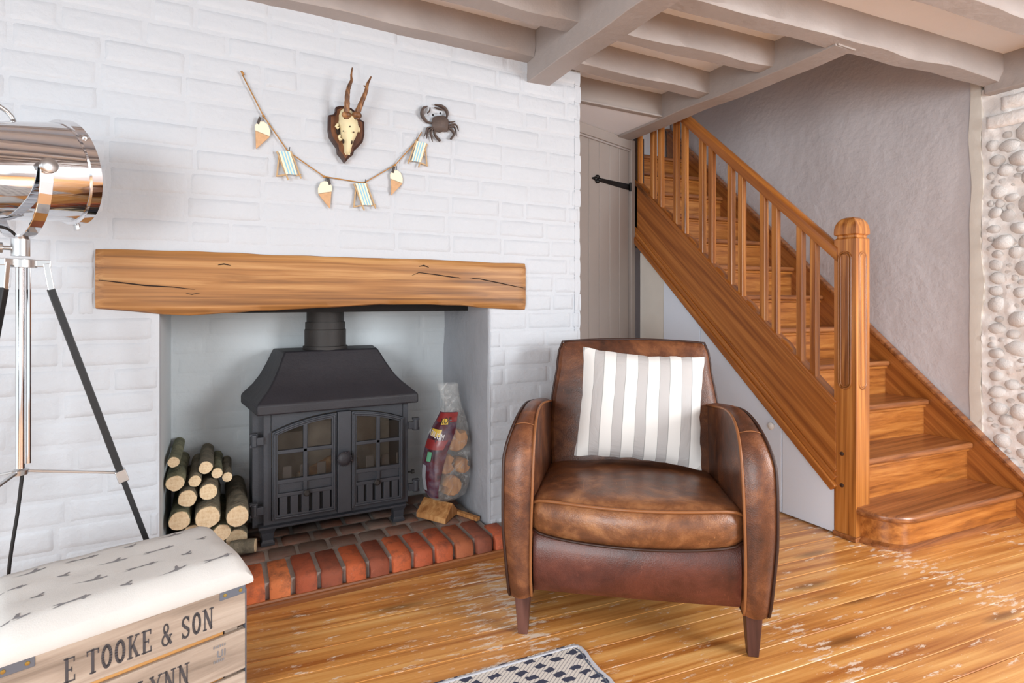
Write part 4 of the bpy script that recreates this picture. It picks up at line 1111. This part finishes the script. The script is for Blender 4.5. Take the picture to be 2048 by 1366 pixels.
for r__ in range(4):
    for c__ in range(5):
        x = -.445 + c__*.098 + (.045 if r__ % 2 else 0); y = .032 + r__*.076
        if x > -.03: continue
        shp = (BIRD, DIVE, HARE)[(r__+c__*2) % 3]; sc = .040 if shp is not DIVE else .026; ro = rp.uniform(-.25, .15)
        pts = [lid_xyz(x+sc*(a*math.cos(ro)-b*math.sin(ro)), y+sc*.75*(a*math.sin(ro)+b*math.cos(ro))) for a, b in shp]
        n_ = len(pts); cpt = Vector((sum(p[0] for p in pts)/n_, sum(p[1] for p in pts)/n_, 0)); cpt = lid_xyz(cpt.x, cpt.y)
        kob('bird_print', MB().add(pts, [tuple(range(n_))]), M['print'], lid)
# stencilled slab-serif lettering
def stroke(mb, pts, t, T):
    pts = [Vector((a, b)) for a, b in pts]
    for p, q in zip(pts[:-1], pts[1:]):
        d = (q-p); 
        if d.length < 1e-6: continue
        d.normalize(); n_ = Vector((-d.y, d.x))*t/2; e = d*t*.12
        mb.add([T(*(p-n_-e)), T(*(q-n_+e)), T(*(q+n_+e)), T(*(p+n_-e))], [(0, 1, 2, 3)])
def arc(cx_, cy_, rx, ry, a0, a1, n=12): return [(cx_+rx*math.cos(math.radians(a0+(a1-a0)*i/n)), cy_+ry*math.sin(math.radians(a0+(a1-a0)*i/n))) for i in range(n+1)]
TH, TN, SF = .15, .075, .07
def ser(x, y, w_=.3): return ([(x-w_/2, y), (x+w_/2, y)], SF)
GL = {
 'T': (.62, [([(.31, 0), (.31, 1)], TH), ([(.0, .96), (.62, .96)], SF), ser(.31, .035), ([(.03, .78), (.03, .98)], .06), ([(.59, .78), (.59, .98)], .06)]),
 'O': (.58, [(arc(.29, .5, .21, .44, 90, 270), TH), (arc(.29, .5, .21, .44, -90, 90), TH)]),
 'K': (.66, [([(.14, 0), (.14, 1)], TH), ser(.14, .035), ser(.14, .965), ([(.18, .42), (.52, .96)], TN), ([(.28, .56), (.54, .04)], TH), ser(.52, .965, .24), ser(.55, .035, .24)]),
 'E': (.58, [([(.14, 0), (.14, 1)], TH), ([(0, .965), (.52, .965)], SF), ([(0, .035), (.54, .035)], SF), ([(.14, .5), (.38, .5)], SF), ([(.5, .78), (.5, .99)], .06), ([(.52, .01), (.52, .25)], .06), ([(.38, .4), (.38, .6)], .05)]),
 'S': (.54, [(arc(.27, .73, .19, .23, 20, 200), .11), (arc(.27, .27, .19, .23, 200, 380), .11), ([(.09, .66), (.2, .55), (.34, .45), (.45, .34)], TH), ([(.46, .72), (.46, .98)], .05), ([(.07, .02), (.07, .28)], .05)]),
 'N': (.68, [([(.12, 0), (.12, 1)], TN), ([(.12, .98), (.54, .02)], TH), ([(.54, 0), (.54, 1)], TN), ser(.12, .035, .24), ser(.08, .965, .2), ser(.54, .965, .26)]),
 '&': (.66, [(arc(.28, .76, .13, .2, -60, 250), .09), ([(.20, .62), (.58, .03)], TH), (arc(.26, .25, .20, .23, 110, 330), .10), ([(.43, .14), (.56, .42)], .07), ([(.46, .43), (.64, .43)], SF)]),
 'Y': (.64, [([(.32, 0), (.32, .45)], TH), ([(.08, .97), (.32, .43)], TH), ([(.56, .97), (.32, .43)], TN), ser(.32, .035), ser(.09, .965, .24), ser(.56, .965, .22)]),
 'L': (.56, [([(.14, 0), (.14, 1)], TH), ser(.14, .965), ([(0, .035), (.52, .035)], SF), ([(.5, .01), (.5, .28)], .06)]),
 'I': (.3, [([(.15, 0), (.15, 1)], TH), ser(.15, .035), ser(.15, .965)]), 'G': (.6, [(arc(.3, .5, .21, .44, 40, 330), .13), ([(.5, .1), (.5, .42)], TH), ser(.48, .42, .24)]), ' ': (.3, []), '.': (.2, [([(.06, .04), (.14, .04)], .09)]), "'": (.2, []),
}
def lettering(text, right, base, hgt, parent, kx=.95):
    wid = sum(GL[c][0]+.12 for c in text)*hgt*kx; x = right-wid
    for c in text:
        w_, st_ = GL[c]; mb = MB()
        for pts, t in st_: stroke(mb, pts, t, lambda a, b, x=x: (x+a*hgt*kx, -.0008, base+b*hgt))
        x += (w_+.12)*hgt*kx
        if st_: kob('letter', mb, M['ink'], parent)
lettering('E TOOKE & SON', -.072, .240, .052, top_board, .665)
lettering("LYNN", -.125, .128, .052, low_board, .70)
stp_ = MB()
for z_, w_ in ((.186, .03), (.150, .026)):
    for j in range(6): stroke(stp_, [(-.075+w_*j/6, z_), (-.075+w_*j/6, z_+.006)], .003, lambda a, b: (a, -.0008, b))
for pts in ([(-.066, .178), (-.066, .164), (-.061, .161), (-.056, .164), (-.056, .178)], [(-.05, .178), (-.05, .161)]): stroke(stp_, pts, .003, lambda a, b: (a, -.0008, b))
kob('inspection_stamp', stp_, M['print'], low_board)

# ================================================================== TRIPOD LAMP
lamp = thing('tripod_floor_lamp', (-.465, 1.90, 0), 'chrome searchlight floor lamp on a black and chrome tripod', 'floor lamp')
Ch, Bk = M['chrome'], M['black']
piv = Vector((-.465, 1.895, 1.385)); ax = Vector((.80, .57, .17)).normalized()
side = ax.cross(Vector((0,0,1))).normalized()       # points to the near side
prof = [(.06, -.235), (.098, -.225), (.108, -.20), (.112, -.19), (.136, .115), (.136, .12)]
shade = obj('lamp_shade', MB().lathe(piv, ax, prof, 48, False), Ch, lamp, smooth=35)
obj('shade_end', MB().lathe(piv, ax, [(.06, -.236), (.03, -.245), (.004, -.247)], 32), Ch, lamp, smooth=40)
obj('shade_lining', MB().lathe(piv, ax, [(.130, .118), (.106, -.18), (.03, -.2)], 40, False), M['white_knob'], lamp, smooth=40)
rim = obj('rim', MB().lathe(piv, ax, [(.132, .096), (.142, .098), (.143, .122), (.136, .124), (.132, .118)], 48, False), Ch, lamp, smooth=30)
upv = side.cross(ax).normalized()
if upv.z < 0: upv = -upv
for t in (35, 150, 268):
    d = side*math.cos(math.radians(t)) + upv*math.sin(math.radians(t))
    obj('rim_screw', MB().lathe(piv+ax*.11+d*.140, d, [(.008, 0), (.008, .006), (.005, .009)], 12), M['brushed'], rim, smooth=40)
lug = piv+ax*.105-upv*.143
obj('rim_clip', MB().bar(lug, lug-upv*.016, .016, .010, up=tuple(ax)), M['brushed'], rim, bevel=.002)
obj('bulb', MB().ball(piv+ax*.0, .035), M['white_knob'], lamp, smooth=0)
hd = [piv + ax*(-.02+.0) + upv*.126 + ax*(.09*math.cos(t)-.06) + upv*(.055*math.sin(t)) for t in [math.pi*k/12 for k in range(13)]]
obj('carry_handle', MB().tube(hd, .006, 8), M['brushed'], lamp, smooth=0)
# yoke
yk = MB(); pts = []
for k in range(21):
    t = math.pi*k/20; pts.append(piv + side*(.138*math.cos(t)) + Vector((0, 0, -.175*math.sin(t)**.8)) )
rings = []
for i, p in enumerate(pts):
    d = (pts[min(i+1, 20)]-pts[max(i-1, 0)]).normalized(); n_ = d.cross(ax).normalized(); wv_ = ax.cross(Vector((0,0,1))).cross(Vector((0,0,1))).normalized()
    rings.append([p + wv_*a + n_*b for a, b in ((-.014, -.0025), (.014, -.0025), (.014, .0025), (-.014, .0025))])
obj('yoke', yk.loft(rings), Ch, lamp, bevel=.001, seg=1)
for s_ in (-1, 1):
    obj('pivot_knob', MB().lathe(piv+side*s_*.120, side*s_, [(.006, 0), (.006, .020), (.019, .022), (.019, .034), (.016, .036)], 20), M['brushed'], lamp, smooth=35)
pc_ = Vector((-.465, 1.90, 0))
obj('swivel_hub', MB().lathe(pc_+Vector((0,0,1.165)), (0,0,1), [(.020, 0), (.020, .045), (.012, .047), (.012, .055)], 20), M['brushed'], lamp, smooth=35)
obj('hub_knob', MB().lathe(pc_+Vector((-.018,-.006,1.185)), (-1,-.3,0), [(.006, 0), (.006, .014), (.014, .016), (.014, .034)], 14), M['brushed'], lamp, smooth=35)
obj('top_plate', MB().lathe(pc_+Vector((0,0,1.135)), (0,0,1), [(.034, 0), (.034, .020), (.028, .022)], 18), M['brushed'], lamp, smooth=35)
obj('centre_pole', MB().lathe(pc_+Vector((0,0,.60)), (0,0,1), [(.010, 0), (.010, .54)], 16), Ch, lamp, smooth=35)
obj('pole_sleeve', MB().lathe(pc_+Vector((.017,0,.62)), (0,0,1), [(.005, 0), (.005, .52)], 10), Ch, lamp, smooth=35)
obj('brace_hub', MB().lathe(pc_+Vector((0,0,.592)), (0,0,1), [(.016, 0), (.018, .012), (.012, .016)], 14), M['brushed'], lamp, smooth=35)
for ft in ((-.095, 1.985), (-.79, 2.12), (-.585, 1.63)):
    f = Vector((ft[0], ft[1], 0)); h_ = (f-pc_); h_.z = 0; hn = h_.normalized(); tp = pc_+hn*.048+Vector((0,0,1.125))
    br_ = MB().bar(pc_+hn*.026+Vector((0,0,1.147)), pc_+hn*.062+Vector((0,0,1.147)), .022, .018); br_.bar(tp+Vector((0,0,.022))+hn*.004, tp+(f-tp)*.045, .024, .014, up=tuple(hn))
    obj('leg_bracket', br_, M['brushed'], lamp, bevel=.0015)
    q = tp+(f-tp)*.5
    lg = obj('leg', MB().bar(tp+(f-tp)*.04, q+(f-tp)*.03, .024, .018, up=tuple(hn)), Bk, lamp, bevel=.002)
    obj('lower_leg', MB().bar(q+(f-tp)*.03, f+Vector((0,0,.006)), .017, .014, up=tuple(hn)), Bk, lg, bevel=.002)
    obj('leg_clamp', MB().bar(q, q+(f-tp)*.03, .032, .026, up=tuple(hn)), M['brushed'], lg, bevel=.002)
    obj('foot', MB().ball(f+Vector((0,0,.009)), .010, .010, .009), Bk, lg, smooth=0)
    obj('brace', MB().bar(pc_+hn*.014+Vector((0,0,.60)), q+Vector((0,0,-.008)), .010, .006), M['brushed'], lamp, bevel=.001, seg=1)
cb_ = smoothpath([(-.462, 1.903, .592), (-.47, 1.90, .5), (-.487, 1.90, .36), (-.497, 1.905, .2), (-.50, 1.91, .08), (-.53, 1.95, .012), (-.62, 2.05, .006), (-.85, 2.14, .006)], 5)
obj('power_cord', MB().tube(cb_, .0042, 8), M['cable'], lamp, smooth=0)
cb_ = smoothpath([tuple(piv-ax*.235), tuple(piv-ax*.25+Vector((0,0,-.06))), (-.54, 1.86, 1.245), (-.49, 1.885, 1.235), (-.47, 1.898, 1.213)], 5)
obj('head_cord', MB().tube(cb_, .0036, 8), M['cable'], lamp, smooth=0)

# ================================================================== WALL DECORATIONS
YW = WALL - .006
# beach garland
gar = thing('beach_garland', tuple(on_y(485, 150, YW)), 'jute cord garland of painted ice cream cones and striped deckchairs on the white brick', 'garland')
cpx = [(485,150), (527,232), (576,303), (648,353), (728,366), (790,330), (834,281), (843,264)]
cpts = [on_y(a, b, YW-.006) for a, b in cpx]
obj('cord', MB().tube(cpts, .0022, 6), M['string'], gar, smooth=0)
for p in cpts[1:7]: obj('knot', MB().ball(p, .0055, .0045, .005, 8, 5), M['string'], gar, smooth=0)
obj('cord_end', MB().tube([cpts[0]+Vector((-.004,-.002,.012)), cpts[0]+Vector((.004,-.002,.0))], .004, 6), M['string'], gar, smooth=0)
def flat(poly, c, ang, th=.006, y=YW-.004):
    ca_, sa_ = math.cos(ang), math.sin(ang)
    return MB().prism([(c.x + a*ca_ - b*sa_, y, c.z + a*sa_ + b*ca_) for a, b in poly], (0, -th, 0))
def cone(px, py, ang, flip):
    c = on_y(px, py, YW)
    g = bpy.data.objects.new('ice_cream', None); C.objects.link(g); g.parent = gar; g.location = c - gar.location
    kx = -1 if flip else 1
    cn = [(kx*-.022, .0), (kx*.026, -.010), (kx*-.014, -.064)]
    obj('wafer_cone', flat(cn, c, ang), M['cone'], g, bevel=.001, seg=1)
    sc_ = [(kx*-.024, .001), (kx*-.026, .02), (kx*-.015, .036), (kx*.002, .040), (kx*.016, .032), (kx*.026, .012), (kx*.027, -.009)]
    obj('scoop', flat(sc_, c, ang, .008), M['cream'], g, bevel=.002, seg=1)
    obj('flake', flat([(kx*-.021, .027), (kx*-.013, .024), (kx*-.008, .05), (kx*-.016, .053)], c, ang, .010), M['flake'], g, bevel=.001, seg=1)
    obj('hanger', MB().tube([c+Vector((.002, -.006, .036)), c+Vector((.003, -.006, .056))], .0012, 5), M['ironblack'], g)
cone(524, 266, -.10, False); cone(650, 384, .05, True); cone(791, 361, -.08, False)
def deck(px, py, flip, rot=0):
    c = on_y(px, py, YW)
    g = bpy.data.objects.new('deckchair', None); C.objects.link(g); g.parent = gar; g.location = c - gar.location
    k = -1 if flip else 1
    def L(a, b, yy=0): 
        a *= k; ca_, sa_ = math.cos(rot), math.sin(rot); return Vector((c.x+a*ca_-b*sa_, YW-.006-yy, c.z+a*sa_+b*ca_))
    cv = MB().prism([L(-.035, .046, .004), L(.004, .050, .004), L(.028, -.034, .010), L(-.010, -.036, .010)], (0, -.0012, 0))
    obj('canvas', cv, M['cream'], g)
    for o_ in (.008, .018, .028):
        q = MB().prism([L(-.035+o_, .046+o_*.1, .0056), L(-.035+o_+.0045, .0464+o_*.1, .0056), L(-.010+o_+.0045, -.0355, .0116), L(-.010+o_, -.0355, .0116)], (0, -.0006, 0))
        obj('blue_stripe', q, STR, g)
    for a, b in ((L(-.040, .044, .002), L(-.002, -.056, .008)), (L(.006, .052, .002), L(.042, -.046, .008)), (L(-.033, .028, 0), L(-.040, -.046, .0)), (L(-.042, -.045, .003), L(-.008, -.036, .004)), (L(.026, -.036, .004), L(.042, -.030, .004))):
        obj('frame_stick', MB().bar(a, b, .005, .005, up=(0, 1, 0)), M['stickwood'], g)
    obj('hanger', MB().tube([L(.002, .050, .004), L(.004, .066, .002)], .0012, 5), M['ironblack'], g)
STR = plain('pale_blue_stripe', (150,200,222), .8)
deck(577, 331, False); deck(728, 393, False); deck(834, 308, True)
# roe deer skull on a shield
sk = thing('skull_mount', tuple(on_y(692, 322, WALL)), 'roe deer skull with two dark antlers on a carved wooden shield', 'skull mount')
q = lambda cx_, cy_, y: on_y(640+cx_/6.2083, 120+cy_/6.2083, y)
sh = [(195,585), (245,570), (300,573), (390,598), (440,640), (490,660), (497,735), (550,770), (552,930), (530,1020), (480,1075), (425,1125), (412,1175), (360,1215), (312,1275), (265,1205), (222,1155), (212,1085), (165,1020), (120,950), (103,860), (108,685), (165,675), (190,645)]
YS = WALL-.028
outer = [q(a, b, YS) for a, b in sh]; cc = sum(outer, Vector())/len(outer)
inner = [cc + (p-cc)*.88 + Vector((0, -.006, 0)) for p in outer]; rear = [Vector((p.x, WALL-.0045, p.z)) for p in [cc + (p-cc)*1.0 for p in outer]]
obj('shield_edge', MB().loft([rear, outer, inner]), M['plaque_edge'], sk, smooth=25)
obj('shield_face', MB().loft([[p+Vector((0, .002, 0)) for p in inner], [p+Vector((0, -.001, 0)) for p in inner]]), M['plaque'], sk)
# skull: rings from cranium down to the muzzle  (crop y, half widths left/right, depth)
sr = []
for cy_, xl, xr, dp in ((600,300,360,.010), (640,255,400,.030), (700,235,440,.040), (760,235,462,.046), (815,225,470,.050), (850,240,482,.050), (900,250,462,.046), (960,258,440,.042), (1000,270,415,.040), (1050,288,398,.038), (1100,298,385,.032), (1150,300,378,.026), (1172,312,370,.014)):
    a, b = q(xl, cy_, YS-.01), q(xr, cy_, YS-.01); m_ = (a+b)/2; hw_ = (b.x-a.x)/2
    sr.append([Vector((m_.x+hw_*math.cos(t), YS-.005-dp*max(0, math.sin(t))**.7, m_.z)) for t in [math.pi*k/8 for k in range(9)]] + [Vector((m_.x, YS-.004, m_.z))])
obj('skull', MB().loft(sr), M['bone'], sk, smooth=50)
for pts in (((232, 850), (195, 822), (225, 800)), ((478, 850), (490, 860), (470, 890)), ((250, 940), (232, 955), (262, 1000))):
    obj('orbit_rim', MB().tube([q(a, b, YS-.02) for a, b in pts], [.007, .004, .007], 6), M['bone'], sk, smooth=0)
for a, b, rx, rz in ((225,885,.008,.014), (288,1010,.004,.009), (392,1020,.004,.009), (287,882,.0022,.0022), (372,826,.002,.003), (420,897,.0022,.003)):
    yy = YS-.012 if rx == .008 else YS-.038; p = q(a, b, yy)
    if rx < .003: p = q(a, b, YS-.053)
    obj('hollow', MB().ball(p, rx, .004, rz, 8, 5), M['hole'], sk, smooth=0)
for j in range(4): obj('tooth', MB().bar(q(318+j*17, 1160, YS-.026), q(318+j*17, 1178, YS-.024), .0028, .002), M['bone'], sk)
for pts, rr_ in (([(335,735), (330,660), (336,560), (340,450), (352,360), (372,300), (392,250), (388,190), (402,95)], .0125), ([(455,740), (462,665), (495,580), (540,470), (572,390), (590,300), (612,255), (635,208)], .0125)):
    pp = smoothpath([tuple(q(a, b, YS-.040-.02*math.sin(i/len(pts)*2.5))) for i, (a, b) in enumerate(pts)], 4); n_ = len(pp)
    an = obj('antler', MB().tube(pp, [rr_*(1-.80*(i/(n_-1))**1.1)*(1+.08*math.sin(i*2.3)) for i in range(n_)], 9), M['horn'], sk, smooth=0)
    obj('burr', MB().ball(pp[3], .019, .016, .014, 10, 6), M['horn'], an, smooth=0)
p = q(572, 330, YS-.045); obj('tine', MB().tube([p, q(540, 318, YS-.05)], [.004, .0015], 6), M['horn'], sk, smooth=0)
# tin crab
cbt = thing('tin_crab', tuple(on_y(879, 250, WALL-.012)), 'dark rusty tin crab ornament hung on the white brick', 'wall ornament')
qc = lambda a, b, y=WALL-.016: on_y(820+a/9.108, 190+b/9.108, y)
RU = M['rust']
bp_ = [(395,500), (420,410), (500,375), (600,370), (670,400), (710,480), (705,600), (680,670), (600,665), (540,685), (440,640), (400,590)]
bo = [qc(a, b) for a, b in bp_]; bc = sum(bo, Vector())/len(bo)
obj('shell', MB().loft([[p+Vector((0,.004,0)) for p in bo], bo, [bc+(p-bc)*.7+Vector((0,-.008,0)) for p in bo], [bc+(p-bc)*.25+Vector((0,-.012,0)) for p in bo]]), RU, cbt, smooth=40)
def limb(pts, rads, n_='leg'):
    sp = smoothpath([tuple(qc(a, b)) for a, b in pts], 4); k = len(sp)
    rr_ = [rads[0]+(0) for _ in sp]
    m_ = len(rads)-1
    rr_ = [rads[min(m_-1, int(i/(k-1)*m_))]*(1-((i/(k-1)*m_) % 1 if i < k-1 else 1)) + rads[min(m_, int(i/(k-1)*m_)+1)]*((i/(k-1)*m_) % 1 if i < k-1 else 1) for i in range(k)]
    return obj(n_, MB().tube(sp, rr_, 8, flat=.45), RU, cbt, smooth=0)
limb([(400,510), (310,490), (235,400), (215,310), (250,235), (325,205)], [.006, .010, .013, .014, .012, .003], 'claw')
limb([(320,330), (355,290), (365,225)], [.006, .007, .003], 'pincer')
limb([(660,430), (680,340), (640,255), (560,200), (450,175)], [.007, .011, .013, .012, .005], 'claw')
limb([(590,270), (510,245), (445,225)], [.007, .008, .004], 'pincer')
for pts in ([(400,590), (320,600), (290,680), (265,745)], [(410,600), (345,640), (310,720), (302,795)], [(420,610), (380,680), (390,770), (410,850)], [(440,640), (450,720), (500,790), (550,840)], [(700,560), (790,530), (850,560), (885,655)], [(700,580), (800,580), (835,660), (845,755)], [(700,600), (770,650), (800,720), (745,800)], [(715,500), (770,492), (825,480)]):
    limb(pts, [.007, .008, .006, .003] if pts[0] not in ((440,640), (700,600)) else [.008, .010, .010, .010])
for a, b in ((418,362), (552,335)): obj('eye', MB().ball(qc(a, b, WALL-.02), .0045, nu=8, nv=5), M['ironblack'], cbt, smooth=0)
